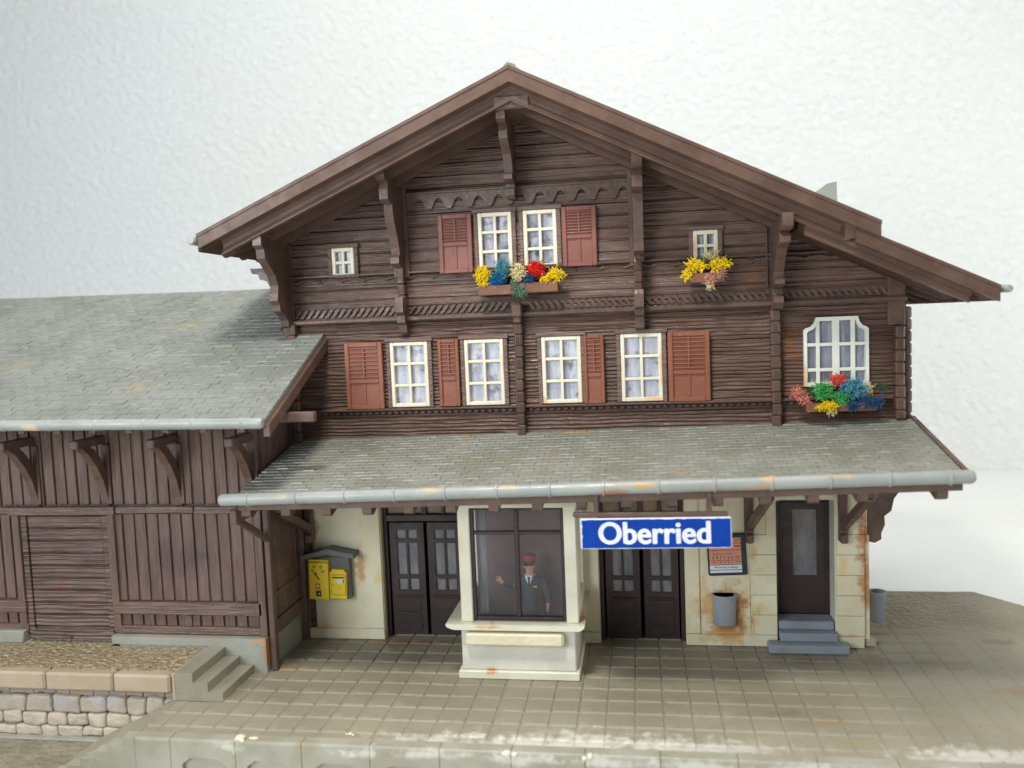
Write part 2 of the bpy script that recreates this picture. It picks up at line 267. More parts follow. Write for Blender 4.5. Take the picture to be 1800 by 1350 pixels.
# ------------------------------------------------------------------ helpers: meshes
class B:
    def __init__(s): s.b = bmesh.new(); s.mi = 0
    def face(s, vs, mi=None):
        try: f = s.b.faces.new(vs)
        except ValueError: return
        f.material_index = s.mi if mi is None else mi
        return f
    def box(s, x0, x1, y0, y1, z0, z1, bev=.012, mx=None):
        if x0 > x1: x0, x1 = x1, x0
        if y0 > y1: y0, y1 = y1, y0
        if z0 > z1: z0, z1 = z1, z0
        b = min(bev, (x1-x0)*.45, (y1-y0)*.45, (z1-z0)*.45)
        c = ((x0+x1)/2, (y0+y1)/2, (z0+z1)/2); h = ((x1-x0)/2, (y1-y0)/2, (z1-z0)/2); V = {}
        if b <= 0:
            for sx in (-1, 1):
                for sy in (-1, 1):
                    for sz in (-1, 1):
                        p = Vector((c[0]+sx*h[0], c[1]+sy*h[1], c[2]+sz*h[2])); V[sx, sy, sz] = s.b.verts.new(mx @ p if mx else p)
            for a in range(3):
                for sg in (-1, 1):
                    o = [i for i in range(3) if i != a]; q = []
                    for u, v in ((-1, -1), (1, -1), (1, 1), (-1, 1)):
                        k = [0, 0, 0]; k[a] = sg; k[o[0]] = u; k[o[1]] = v; q.append(V[tuple(k)])
                    s.face(q)
            return
        for sx in (-1, 1):
            for sy in (-1, 1):
                for sz in (-1, 1):
                    sg = (sx, sy, sz)
                    for a in range(3):
                        p = Vector([c[i]+sg[i]*(h[i]-(0 if i == a else b)) for i in range(3)])
                        V[sg, a] = s.b.verts.new(mx @ p if mx else p)
        for a in range(3):
            o = [i for i in range(3) if i != a]
            for sg in (-1, 1):
                q = []
                for u, v in ((-1, -1), (1, -1), (1, 1), (-1, 1)):
                    k = [0, 0, 0]; k[a] = sg; k[o[0]] = u; k[o[1]] = v; q.append(V[tuple(k), a])
                s.face(q)
            for u in (-1, 1):
                for v in (-1, 1):
                    k0 = [0, 0, 0]; k1 = [0, 0, 0]; k0[a] = -1; k1[a] = 1
                    for k in (k0, k1): k[o[0]] = u; k[o[1]] = v
                    s.face([V[tuple(k0), o[0]], V[tuple(k1), o[0]], V[tuple(k1), o[1]], V[tuple(k0), o[1]]])
        for sx in (-1, 1):
            for sy in (-1, 1):
                for sz in (-1, 1): s.face([V[(sx, sy, sz), a] for a in range(3)])
    def prism(s, poly, a0, a1, axis='y', holes=()):
        """poly in the two other axes, extruded from a0 to a1 along axis"""
        def P(u, v, a):
            return Vector((u, a, v)) if axis == 'y' else (Vector((a, u, v)) if axis == 'x' else Vector((u, v, a)))
        loops = [list(poly)]+[list(h) for h in holes]
        tris = tessellate_polygon([[Vector((p[0], p[1], 0)) for p in l] for l in loops])
        flat = [p for l in loops for p in l]
        f0 = [s.b.verts.new(P(p[0], p[1], a0)) for p in flat]; f1 = [s.b.verts.new(P(p[0], p[1], a1)) for p in flat]
        for t in tris:
            s.face([f0[i] for i in t]); s.face([f1[i] for i in reversed(t)])
        k = 0
        for l in loops:
            m = len(l)
            for i in range(m):
                j = (i+1) % m; s.face([f0[k+i], f0[k+j], f1[k+j], f1[k+i]])
            k += m
    def tube(s, pts, r, seg=8, cap=True):
        pts = [Vector(p) for p in pts]; rings = []
        rs = r if isinstance(r, (list, tuple)) else [r]*len(pts)
        prev = None
        for i, p in enumerate(pts):
            d = (pts[min(i+1, len(pts)-1)]-pts[max(i-1, 0)]).normalized()
            if prev is None:
                u = d.cross(Vector((0, 0, 1)))
                if u.length < .1: u = d.cross(Vector((1, 0, 0)))
            else: u = prev - d*prev.dot(d)
            u.normalize(); prev = u; v = d.cross(u)
            rings.append([s.b.verts.new(p+(u*math.cos(2*math.pi*k/seg)+v*math.sin(2*math.pi*k/seg))*rs[i]) for k in range(seg)])
        for a, b_ in zip(rings, rings[1:]):
            for k in range(seg): s.face([a[k], a[(k+1) % seg], b_[(k+1) % seg], b_[k]])
        if cap: s.face(rings[0][::-1]); s.face(rings[-1])
    def ball(s, c, r, seg=10, squash=(1, 1, 1)):
        m = Matrix.Translation(c) @ Matrix.Diagonal((r*squash[0], r*squash[1], r*squash[2], 1))
        q = bmesh.ops.create_icosphere(s.b, subdivisions=2, radius=1, matrix=m)
        for v in q['verts']:
            for f in v.link_faces: f.material_index = s.mi
    def out(s, name, mats, parent=None, smooth=False, label=None):
        bmesh.ops.recalc_face_normals(s.b, faces=s.b.faces)
        me = bpy.data.meshes.new(name); s.b.to_mesh(me); s.b.free()
        for m_ in (mats if isinstance(mats, (list, tuple)) else [mats]): me.materials.append(M[m_])
        if smooth:
            for p in me.polygons: p.use_smooth = True
            if smooth == 'auto':
                me.set_sharp_from_angle(angle=rad(38))
        o = bpy.data.objects.new(name, me); COL.objects.link(o)
        if parent: attach(o, parent)
        if label: o['label'] = label
        return o
INV = {}
def attach(o, parent):
    o.parent = parent
    if parent.name in INV: o.matrix_parent_inverse = INV[parent.name]
def thing(name, label, cat, loc, group=None):
    o = bpy.data.objects.new(name, None); COL.objects.link(o); o.location = loc; o.empty_display_size = .2
    o['label'] = label; o['category'] = cat
    if group: o['group'] = group
    INV[o.name] = Matrix.Translation(loc).inverted(); return o
def tag(o, label, cat, group=None):
    o['label'] = label; o['category'] = cat
    if group: o['group'] = group
    return o
def frame_dirs(o0, u, v):
    """matrix whose x runs along u, y along v, z is their normal, origin o0"""
    u = Vector(u).normalized(); v = Vector(v); v = (v-u*v.dot(u)).normalized(); n = u.cross(v)
    m = Matrix.Identity(4)
    for j in range(3): m[j][0] = u[j]; m[j][1] = v[j]; m[j][2] = n[j]; m[j][3] = o0[j]
    return m
def shingles(b, P, nu, nv, U, V, lift=.035, th=.02, gap=.004, seed=1, skip=None):
    """lapped tiles: P(u,v) gives the roof point, nu x nv tiles"""
    R = random.Random(seed)
    for j in range(nv):
        off = (j % 2)*.5
        for i in range(-1, nu+1):
            u0 = (i+off)/nu; u1 = (i+1+off)/nu
            u0 = max(u0, 0); u1 = min(u1, 1)
            if u1-u0 < .1/nu: continue
            v0 = j/nv; v1 = min((j+1.15)/nv, 1)
            a, b1, c, d = P(u0, v0), P(u1, v0), P(u1, v1), P(u0, v1)
            if skip and skip((a+c)/2): continue
            nrm = (b1-a).cross(d-a).normalized(); g = (b1-a).normalized()*gap
            h = nrm*(lift+R.uniform(-.007, .007)); t = nrm*(R.uniform(-.003, .003)); h2 = h+nrm*R.uniform(-.005, .005)
            down = (d-a).normalized()*R.uniform(-.008, .012)
            q = [a+h+g-down, b1+h2-g-down, c+t+nrm*.006-g, d+t+nrm*.006+g]
            vs = [b.b.verts.new(x) for x in q]; b.face(vs)
            fw = (d-a).normalized()*.022
            lo = [b.b.verts.new(x) for x in (a-nrm*th+g-down-fw, b1-nrm*th-g-down-fw)]
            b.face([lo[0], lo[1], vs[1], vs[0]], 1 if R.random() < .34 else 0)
            l2 = [b.b.verts.new(x) for x in (c-nrm*th-g, d-nrm*th+g)]
            b.face([lo[1], l2[0], vs[2], vs[1]]); b.face([l2[1], lo[0], vs[0], vs[3]])
def lerp(a, b, t): return a+(b-a)*t

# ================================================================== SETTING
b = B()
V_ = [b.b.verts.new(p) for p in ((-90, 32, -1.1), (130, 32, -1.1), (130, 32, 90), (-90, 32, 90))]; b.face(V_)
V_ = [b.b.verts.new(p) for p in ((-90, 33, -1.1), (130, 33, -1.1), (130, 33, 90), (-90, 33, 90))]; b.face(V_[::-1])
o = b.out('wall', 'plaster'); o['kind'] = 'structure'
b = B(); b.box(-90, 130, -30, 31.99, -4, -1.102, .0); o = b.out('table_top', 'table'); o['kind'] = 'structure'

# paved platform: one grooved sheet with a real thickness
def axis_lines(a0, a1, p, off=0.0):
    xs = [a0, a1]; k = math.ceil((a0-off)/p)
    while off+k*p < a1:
        c = off+k*p
        for d in (-.045, -.03, -.015, 0, .015, .03, .045):
            if a0 < c+d < a1: xs.append(c+d)
        xs.append(min(max(c+p/2, a0), a1)); k += 1
    return sorted(set(round(x, 5) for x in xs))
TP = .55
XS = axis_lines(-.32, 21.5, TP); YS = axis_lines(-.2, 8.72, TP)
b = B(); grid = []
R = random.Random(4); hts = {}
for y in YS:
    row = []
    for x in XS:
        def gdist(v): q = (v/TP) % 1.0; return min(q, 1-q)*TP
        gx = max(0, 1-gdist(x)/.03); gy = max(0, 1-gdist(y)/.03)
        farx = min(1, max(0, (x-14.4)/2.5)); back = min(1, max(0, (y-5.6)/1.0))*(1 if x > 13 else 0)
        gx *= (1-.35*farx)*(1-back); gy *= (1-.92*farx)*(1-back)
        cell = (math.floor(x/TP+1e-6), math.floor(y/TP+1e-6)); hts.setdefault(cell, R.uniform(-.006, .006))
        z = -.017*max(gx, gy*.8) + .014*max(0, 1-abs(((y/TP) % 1)*TP-.045)/.014)*(1-farx)*(0 if gx > 0 else 1) + .012*noise.noise(Vector((x*.6, y*.6, 0))) + .01*noise.noise(Vector((x*3, y*3, 2)))
        row.append(b.b.verts.new((x, y, z)))
    grid.append(row)
for r0, r1 in zip(grid, grid[1:]):
    for i in range(len(XS)-1): b.face([r0[i], r0[i+1], r1[i+1], r1[i]])
bmesh.ops.bisect_plane(b.b, geom=b.b.verts[:]+b.b.edges[:]+b.b.faces[:], plane_co=(18.35, 8.74, 0), plane_no=(1.0, .76, 0), clear_outer=True)
be = [e for e in b.b.edges if e.is_boundary]
ex = bmesh.ops.extrude_edge_only(b.b, edges=be)
for v in ex['geom']:
    if isinstance(v, bmesh.types.BMVert): v.co.z = -1.09
o = b.out('platform', 'paving', smooth='auto'); o['kind'] = 'structure'
# track bed in the sunken corner
b = B(); b.box(-14, -.34, -4, 1.40, -1.098, -1.0, .0)
o = b.out('ground', 'trackbed'); o['kind'] = 'structure'
b = B()
for k in range(3): b.box(-14, -2.0, -3.4+k*1.5-.1, -3.4+k*1.5+.1, -1.0, -.93, .02)
b.b.free()
b = B(); b.box(-14, -1.2, -1.3, -1.22, -1.0, -.9, .01)
b.b.free()

# ramp + stepped kerb at the left end of the platform, and the panelled front edge
edge = thing('platform_edging', 'grey panelled edge of the paved platform with dried white glue smears and stepped left end', 'platform edge', (8, -.45, -1))
b = B()
prof = [(-.30, -.004), (-.55, -.004)]
x, z = -.55, -.004
for k in range(6):
    z2 = z-.155; prof += [(x, z2), (x-.315, z2)]; x -= .315; z = z2
prof += [(x, -1.09), (-.30, -1.09)]
b.prism(prof, -.47, -.22); b.out('stepped_kerb', 'edge', edge)
b = B()
b.prism([(-.325, -.012), (-.325, -1.09), (-2.35, -1.09), (-2.35, -1.0)], -.215, 1.34)
b.prism([(-.325, -.0), (-.325, -.02), (-.62, -.15), (-.62, -.11)], -.215, 1.34)
b.out('side_ramp', 'stepgrey', edge)
for k in range(17):
    x0 = -.30 if k == 0 else .45+(k-1)*1.335; x1 = .45+k*1.335-.012
    b = B(); hole = [] if k == 0 else [[(x0+.22, -.98), (x0+1.12, -.98), (x0+1.12, -.50), (x0+.95, -.37), (x0+.39, -.37), (x0+.22, -.50)]]
    b.prism([(x0, -1.09), (x1, -1.09), (x1, -.05), (x0, -.05)], -.46, -.38, holes=hole)
    b.prism([(-.46, -.052), (-.45, -.022), (-.425, -.002), (-.205, .004), (-.205, -.052)], x0, x1, 'x')
    b.box(x0, x1, -.375, -.21, -1.09, -.055, 0); b.out('edging_block', 'edge', edge)

def lump(name, lab, pts, cat='glue blob'):
    b = B(); R = random.Random(len(lab))
    for (x, y, z, r) in pts: b.ball((x, y, z), r, squash=(R.uniform(.9, 1.3), 1, R.uniform(.6, .9)))
    for v in b.b.verts: v.co += Vector(noise.noise_vector(v.co*9))*.02
    return tag(b.out(name, 'glue', smooth=True), lab, cat, 'dried glue blobs on the platform edge')
lump('glue_blob', 'largest white dried glue blob near the left front edge of the platform', [(1.86, -.36, .03, .085), (1.92, -.42, .0, .05), (1.80, -.40, .01, .04)])
lump('glue_blob', 'smaller flat white glue blob just right of the largest blob', [(2.12, -.34, .015, .045), (2.17, -.33, .015, .035), (2.06, -.34, .01, .03)])
lump('glue_blob', 'yellowish white glue lumps at the front edge below the bay window', [(7.05, -.45, -.03, .07), (7.18, -.46, -.03, .05), (7.0, -.46, -.04, .04)])
lump('glue_blob', 'pale glue lump at the front edge below the station sign', [(8.55, -.44, -.03, .06), (8.45, -.46, -.06, .05)])
lump('glue_blob', 'grey white crumb of glue lying on the paving slabs left of centre', [(3.95, -.08, .03, .035), (4.02, -.1, .02, .028), (3.88, -.07, .02, .02)])

# ================================================================== GOODS PLATFORM
gp = thing('goods_platform', 'raised goods platform with tan gravel top and beige rubble stone wall', 'loading platform', (-4, 2, -1))
b = B(); b.box(-13, -.36, 1.32, 2.54, .3, .575, .01); b.box(-5.04, -2.78, 2.5, 2.86, .3, .572, 0); b.out('gravel_top', 'gravel', gp)
xs = [-13, -11.3, -9.7, -8.1, -6.5, -4.93, -3.36, -1.75, -.42]
for x0, x1 in zip(xs, xs[1:]):
    b = B(); b.box(x0+.012, x1-.012, 1.04, 1.33, .17, .565, .045); b.out('coping_stone', 'coping', gp)
b = B(); b.box(-.43, -.335, 1.12, 2.54, -.02, .58, .02); b.out('end_kerb', 'coping', gp)
b = B(); b.box(-13, -.36, 1.42, 2.5, -1.09, .3, 0)
b.out('wall_core', 'rubbledark', gp)
R = random.Random(11)
def rubble(z0, z1, wmin, wmax, y, m, nm, bulge):
    b = B(); x = -13.0
    while x < -.37:
        wd = R.uniform(wmin, wmax); x1 = min(x+wd, -.37)
        if x1-x > .12:
            zz0 = z0+R.uniform(-.01, .03); zz1 = z1-R.uniform(0, .035)
            q = bmesh.ops.create_cube(b.b, size=1, matrix=Matrix.Translation(((x+x1)/2, y+.09, (zz0+zz1)/2)) @ Matrix.Diagonal((x1-x-.012, .2, zz1-zz0+.012, 1)))
            ed = list({e for v in q['verts'] for e in v.link_edges})
            bmesh.ops.bevel(b.b, geom=ed, offset=bulge, segments=3, affect='EDGES', profile=.6)
        x = x1
    bmesh.ops.subdivide_edges(b.b, edges=[e for e in b.b.edges if e.calc_length() > .15], cuts=2, use_grid_fill=True)
    for v in b.b.verts: v.co += Vector(noise.noise_vector(v.co*4))*.04
    b.out(nm, m, gp, smooth=True)
rubble(-.06, .17, .35, .62, 1.37, 'rubbledark', 'stone_course', .03)
rubble(-.43, -.05, .42, .78, 1.27, 'rubble', 'stone_course', .075)
rubble(-.74, -.43, .36, .66, 1.27, 'rubble', 'stone_course', .075)
rubble(-.97, -.74, .35, .72, 1.27, 'rubble', 'stone_course', .05)
b = B(); b.box(-13, -2.0, 1.10, 1.36, -1.0, -.965, .01); b.out('wall_foot', 'footing', gp)

# steps
b = B(); b.prism([(-.325, .006), (.74, .006), (.74, .2), (.41, .2), (.41, .4), (.07, .4), (.07, .605), (-.325, .605)], 1.10, 2.535)
bmesh.ops.bevel(b.b, geom=[e for e in b.b.edges if e.calc_face_angle(0) > 1.2], offset=.014, segments=1, affect='EDGES')
tag(b.out('goods_steps', 'stepgrey'), 'three olive grey steps up from the paving to the goods platform', 'steps')

# ================================================================== GOODS SHED
gs = thing('goods_shed', 'low brown timber goods shed with grey shingle roof and sliding door', 'shed', (-4, 4, 0))
b = B(); b.prism([(-2.76, .62), (-2.76, .80), (1.06, .80), (1.06, .005), (-.30, .005), (-.30, .62)][::-1], 2.55, 2.84)
b.box(-13, -5.06, 2.55, 2.84, .58, .88, .03)
b.box(.80, 1.06, 2.845, 4.62, .005, .74, .02)
bmesh.ops.bevel(b.b, geom=[e for e in b.b.edges if e.calc_face_angle(0) > 1.3 and e.calc_length() > .5], offset=.02, segments=2, affect='EDGES')
b.out('stone_footing', 'footing', gs, smooth='auto')
b = B()                                           # front wall: backing + boards
b.box(-13, -5.1, 2.80, 2.9, .84, 6.0, 0); b.box(-2.66, .90, 2.80, 2.9, .81, 3.8, 0); b.box(-5.09, .90, 2.80, 2.9, 3.8, 6.0, 0)
R = random.Random(5)
def boards(x0, x1, z0, z1, y=2.75, pitch=.29):
    n = max(1, round((x1-x0)/pitch)); p = (x1-x0)/n
    for i in range(n):
        b.box(x0+i*p+.028, x0+(i+1)*p-.028, y+R.uniform(-.006, .006), 2.80, z0, z1, .01)
boards(-2.68, .86, 1.60, 3.66); boards(-2.62, .86, 1.0, 1.28); boards(-13, -5.3, 1.62, 3.66); boards(-13, -5.3, 1.0, 1.28); boards(-13, .86, 3.88, 5.75)
b.out('boarded_wall', 'vgrain', gs)
for q in ((-13, -5.02, 2.66, 2.79, 1.29, 1.585, .015), (-2.72, .96, 2.66, 2.79, 1.29, 1.585, .015), (-13, -5.02, 2.69, 2.79, .825, 1.0, .012), (-2.72, .96, 2.69, 2.79, .825, 1.0, .012),
          (-5.25, -2.5, 2.60, 2.79, 3.665, 3.85, .015), (-2.48, -.55, 2.64, 2.79, 3.69, 3.84, .015), (-.54, .92, 2.66, 2.79, 3.67, 3.83, .015), (-13, -5.27, 2.66, 2.79, 3.69, 3.85, .015)):
    b = B(); b.box(*q); b.out('rail', 'hgrain', gs)
for q in ((.88, 1.06, 2.66, 2.84, .81, 5.9, .015), (-2.76, -2.58, 2.68, 2.80, .84, 3.66, .012), (-5.22, -5.04, 2.68, 2.80, .9, 3.66, .012), (-.95, -.80, 2.70, 2.79, 1.01, 1.27, .01)):
    b = B(); b.box(*q); b.out('corner_post', 'vgrain', gs)
d = B(); d.box(-5.03, -2.78, 2.80, 2.9, .62, 3.66, 0)
n = 9
for i in range(n): d.box(-4.86, -2.94, 2.765, 2.80, .92+i*.3+.012, .92+(i+1)*.3-.012, .008)
d.box(-5.03, -4.88, 2.73, 2.80, .62, 3.65, .01); d.box(-2.92, -2.78, 2.73, 2.80, .62, 3.65, .01); d.box(-4.98, -2.80, 2.70, 2.765, .64, .88, .015)
door = d.out('sliding_door', 'ribbed', gs)
b = B(); b.box(-4.12, -3.88, 2.64, 2.70, .66, .74, .02); b.out('door_handle', 'trim', door)
b = B()                                           # side wall facing the station
b.box(.93, 1.10, 2.86, 4.60, .745, 6.2, 0)
for i in range(6): b.box(1.10, 1.125, 2.88+i*.285+.014, 2.88+(i+1)*.285-.014, 1.12, 6.1, .006)
b.box(.95, 1.245, 4.55, 4.69, .01, 4.9, 0); b.box(.95, 1.255, 4.40, 4.62, 4.9, 7.55, 0); b.box(1.10, 1.16, 2.88, 4.54, .75, 1.1, .01); b.box(1.10, 1.15, 2.88, 4.60, 1.62, 1.74, .01)
b.out('side_wall', 'vgrain', gs)
b = B(); b.box(1.10, 1.24, 2.68, 2.85, .01, 3.75, .02); b.out('side_post', 'trim', gs)
# roof
EZ, EY, SL = 6.01, 1.08, .473
def rp(x, y): return Vector((x, y, EZ+(y-EY)*SL - (x-2.1)*.012))
def RP(u, v): return rp(lerp(-13, 2.10, u), lerp(EY, 7.15, v))
def skipf(p): return p.x > .95 and p.y > 4.50
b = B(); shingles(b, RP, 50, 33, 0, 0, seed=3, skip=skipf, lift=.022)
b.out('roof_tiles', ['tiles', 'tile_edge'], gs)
b = B()
def slab(b, x0, x1, y0, y1, t0, t1):
    q = []
    for t in (t0, t1):
        for (x, y) in ((x0, y0), (x1, y0), (x1, y1), (x0, y1)): q.append(b.b.verts.new(rp(x, y)-Vector((0, 0, t))))
    for f in ((0, 1, 2, 3), (7, 6, 5, 4), (0, 4, 5, 1), (1, 5, 6, 2), (2, 6, 7, 3), (3, 7, 4, 0)): b.face([q[i] for i in f])
slab(b, -13, 2.1, EY, 4.49, .01, .09); slab(b, -13, .93, 4.49, 7.15, .01, .09)
b.out('roof_slab', 'tiles', gs)
b = B()
q = [rp(x, 7.15) for x in (-13, .93)]
b.prism([(7.16, 8.93), (9.5, 7.8), (9.5, 7.7), (7.16, 8.8)], -13, .93, 'x'); b.out('rear_roof', 'tiles', gs)
b = B()
slab(b, 2.06, 2.19, EY-.06, 4.48, .10, .34); b.out('bargeboard', 'trim', gs)
b = B(); slab(b, -13, 2.05, EY+.02, 4.6, .10, .15); b.out('roof_soffit', 'trim', gs)
x = 1.55
while x > -6: b = B(); slab(b, x-.07, x+.07, EY-.02, 2.8, .155, .27); b.out('rafter', 'trim', gs); x -= .83
b = B(); b.box(1.12, 2.75, 2.0, 2.16, 5.80, 6.02, .02); b.out('purlin', 'trim', gs)
b = B()
def gut(b, p0, p1, r, n, ring=.012, seg=16, cap=.03):
    p0 = Vector(p0); p1 = Vector(p1); d = (p1-p0).normalized()
    b.tube([p0, p0+d*cap, p0+d*cap*2.5]+[lerp(p0, p1, t/12) for t in range(1, 12)]+[p1-d*cap*2.5, p1-d*cap, p1], [r*.72, r*.93, r]+[r]*11+[r, r*.93, r*.72], seg)
    L = (p1-p0).length
    for k in range(n):
        c = p0+d*(L*(k+.6)/n); b.tube([c-d*.035, c-d*.018, c+d*.018, c+d*.035], [r*.995, r+ring, r+ring, r*.995], seg)
gut(b, (-13, .97, 6.10), (2.08, .97, 5.92), .115, 14); b.out('gutter', 'gutter', gs, smooth='auto')
for x in (-8.1, -6.35, -4.58, -2.76, -.94, .88):
    b = B()
    top = rp(x, 1.9).z-.30; top = 5.42
    b.box(x-.10, x+.10, 1.76, 2.76, top-.10, top+.10, .025)
    pts = [(1.86, 5.36), (2.10, 5.18), (2.36, 4.86), (2.56, 4.50), (2.68, 4.10), (2.72, 3.86)]
    ins = [(2.80, 3.86), (2.82, 4.2), (2.74, 4.62), (2.56, 4.98), (2.34, 5.24), (2.1, 5.38)]
    if x < .5 or True: b.prism(pts+ins, x-.095, x+.095, 'x')
    b.box(x+.04, x+.17, 2.70, 2.79, 3.9, 5.3, .01)
    b.out('brace_bracket', 'trim', gs)

# ================================================================== STATION BUILDING
st = thing('station_building', 'tall brown timber station with gable roof, shuttered windows and cream ground floor', 'building', (8, 5, 0))
LZ = lambda x: 13.04+(x-7.11)*.430      # left roof line at the front
RZ = lambda x: 13.04-(x-7.11)*.492      # right roof line
WZ = lambda x: (12.41+(x-6.98)*.433 if x < 6.98 else 12.41-(x-6.98)*.485)
def rect(x0, x1, z0, z1): return [(x0, z0), (x1, z0), (x1, z1), (x0, z1)]
wins_low = [(3.75, 4.67), (5.56, 6.49), (7.39, 8.30), (9.21, 10.14)]
ZB, ZT = 5.825, 7.375
arch = [(13.235, 6.06), (14.605, 6.06), (14.605, 7.30), (14.56, 7.35), (14.48, 7.38), (14.42, 7.46), (14.38, 7.585), (13.50, 7.585), (13.455, 7.46), (13.38, 7.38), (13.28, 7.35), (13.235, 7.30)]
b = B()
b.prism(rect(1.26, 15.40, 4.85, 7.9), 4.5, 4.66, holes=[rect(a, c, ZB, ZT) for a, c in wins_low]+[arch]); b.out('timber_wall', 'timber', st)
b = B()
b.prism([(1.26, 7.90), (15.40, 7.90), (15.40, WZ(15.40)+.1), (6.98, WZ(6.98)+.2), (1.26, WZ(1.26)+.2)], 4.5, 4.66,
        holes=[rect(2.43, 2.98, 8.98, 9.67), rect(6.01, 6.80, 8.95, 10.29), rect(7.07, 7.84, 8.97, 10.29), rect(10.89, 11.43, 8.94, 9.62)])
b.out('gable_wall', 'gable', st)
b = B(); b.box(1.26, 1.42, 4.67, 11.5, .01, 9.7, 0); b.box(15.24, 15.40, 4.67, 11.5, 4.85, 8.35, 0); b.box(1.26, 15.4, 11.5, 11.66, .01, 8.2, 0)
b.prism([(1.26, 8.2), (15.4, 8.2), (6.98, 12.5), (1.26, 9.9)], 11.5, 11.66); b.out('outer_wall', 'gable', st)
# dark liner right behind each group of windows
# windows
def window(x0, x1, z0, z1, nx, nz, cur, casing=True, m='white', fw=.088, mw=.066, y=4.42, poly=None, vbars=None, hbars=None):
    b = B()
    if poly is None:
        xs = vbars or [x0+(x1-x0)*k/nx for k in range(1, nx)]; zs = hbars or [z0+(z1-z0)*k/nz for k in range(1, nz)]
        if isinstance(xs[0] if xs else 0, float) or not xs: xs = [(v, mw/2) for v in xs]
        zs = [(v, mw/2) if not isinstance(v, tuple) else v for v in zs]
        b.box(x0, x0+fw, y, y+.14, z0, z1, .014); b.box(x1-fw, x1, y, y+.14, z0, z1, .014)
        b.box(x0+fw, x1-fw, y+.002, y+.138, z0, z0+fw, .012); b.box(x0+fw, x1-fw, y+.002, y+.138, z1-fw, z1, .012)
    else:
        inner = [(x0+(px-x0)*1.0, pz) for px, pz in poly]; cx = (x0+x1)/2; cz = (z0+z1)/2
        kx = (x1-x0-2*.07)/(x1-x0); kz = (z1-z0-2*.085)/(z1-z0)
        inn = [(cx+(px-cx)*kx, cz+(pz-cz)*kz) for px, pz in poly]
        b.prism(poly, y, y+.14, holes=[inn]); xs = vbars; zs = [(v, mw/2) for v in hbars]
    for v, h in xs: b.box(v-h, v+h, y+.015, y+.10, z0+fw-.01, z1-fw+.01, .01)
    for v, h in zs: b.box(x0+fw-.01, x1-fw+.01, y+.018, y+.098, v-h, v+h, .01)
    f = b.out('window_frame', m, None)
    wroot = f
    attach(f, st)
    g = B(); g.box(x0+.02, x1-.02, y+.115, y+.119, z0+.02, z1-.02, 0)
    g.out('pane', 'glass', f)
    c = B(); NN = 28
    vs = []
    for k in range(NN+1):
        t = k/NN; xx = lerp(x0-.04, x1+.04, t); yy = y+.135+.010*math.sin(t*NN*.9+x0*3)
        vs.append((c.b.verts.new((xx, yy, z0-.04)), c.b.verts.new((xx, yy, z1+.04)), c.b.verts.new((xx, yy+.03, z0-.04)), c.b.verts.new((xx, yy+.03, z1+.04))))
    for p, q in zip(vs, vs[1:]): c.face([p[0], q[0], q[1], p[1]]); c.face([p[2], p[3], q[3], q[2]])
    c.out('curtain', cur, f, smooth=True)
    if casing:
        k = B(); e = .1
        k.box(x0-e, x0-.004, y+.0, y+.10, z0-.02, z1+.0, .012); k.box(x1+.004, x1+e, y+.0, y+.10, z0-.02, z1, .012)
        k.box(x0-e-.03, x1+e+.03, y-.02, y+.10, z1+.004, z1+.10, .015)
        k.out('casing', 'hgrain', f)
    return f
for i, (a, c) in enumerate(wins_low): window(a, c, ZB, ZT, 2, 3, 'curtain2' if i in (1,) else ('curtain' if i != 2 else 'curtain2'))
window(2.43, 2.98, 8.98, 9.67, 2, 2, 'curtain3', fw=.09, mw=.07)
window(6.01, 6.80, 8.95, 10.29, 2, 3, 'curtain4', fw=.09)
window(7.07, 7.84, 8.97, 10.29, 2, 3, 'curtain4', fw=.09)
window(10.89, 11.43, 8.94, 9.62, 2, 2, 'curtain3', fw=.09, mw=.07)
window(13.235, 14.605, 6.06, 7.585, 4, 3, 'curtain3', casing=False, m='whitecool', poly=arch, mw=.075, fw=.08, vbars=[(13.54, .04), (13.92, .075), (14.28, .045)], hbars=[6.98, 6.42])
# shutters
def shutter(x0, x1, z0, z1, m, lab=None, open_=False, tilt=0):
    b = B(); y = 4.36; fw = .115 if x1-x0 > .6 else .085; zm = z0+(z1-z0)*(.39 if m == 'shutter' else .46)
    b.box(x0+.02, x1-.02, y+.045, y+.12, z0+.02, z1-.02, 0)
    b.box(x0, x0+fw, y, y+.11, z0, z1, .018); b.box(x1-fw, x1, y, y+.11, z0, z1, .018)
    b.box(x0+fw, x1-fw, y+.004, y+.108, z0, z0+fw*.9, .012); b.box(x0+fw, x1-fw, y+.004, y+.108, z1-fw*.9, z1, .012)
    b.box(x0+fw, x1-fw, y+.004, y+.108, zm, zm+.09, .012)
    n = 8; za = zm+.09; zb = z1-fw*.9
    for k in range(n):
        c = lerp(za, zb, (k+.5)/n); mx = Matrix.Translation((0, y+.04, c)) @ Matrix.Rotation(rad(-20), 4, 'X')
        b.box(x0+fw, x1-fw, -.04, .03, -.012, .012, .004, mx=mx)
    cx = (x0+x1)/2
    b.box(cx-.022, cx+.022, y+.0, y+.05, za+.03, zb-.02, .01)
    if x1-x0 > .6: b.box(cx-.03, cx+.03, y+.02, y+.06, z0+fw*.9, zm, .01)
    o = b.out('shutter', m, st)
    if lab: o['label'] = lab
shutter(2.63, 3.57, 5.80, 7.40, 'shutter'); shutter(4.93, 5.43, 5.82, 7.40, 'shutter', 'narrow half shutter'); shutter(8.36, 8.83, 5.80, 7.38, 'shutter', 'narrow half shutter with chipped edge'); shutter(10.27, 11.20, 5.80, 7.38, 'shutter')
shutter(5.07, 5.87, 8.94, 10.30, 'shutter2'); shutter(7.96, 8.75, 8.96, 10.32, 'shutter2')

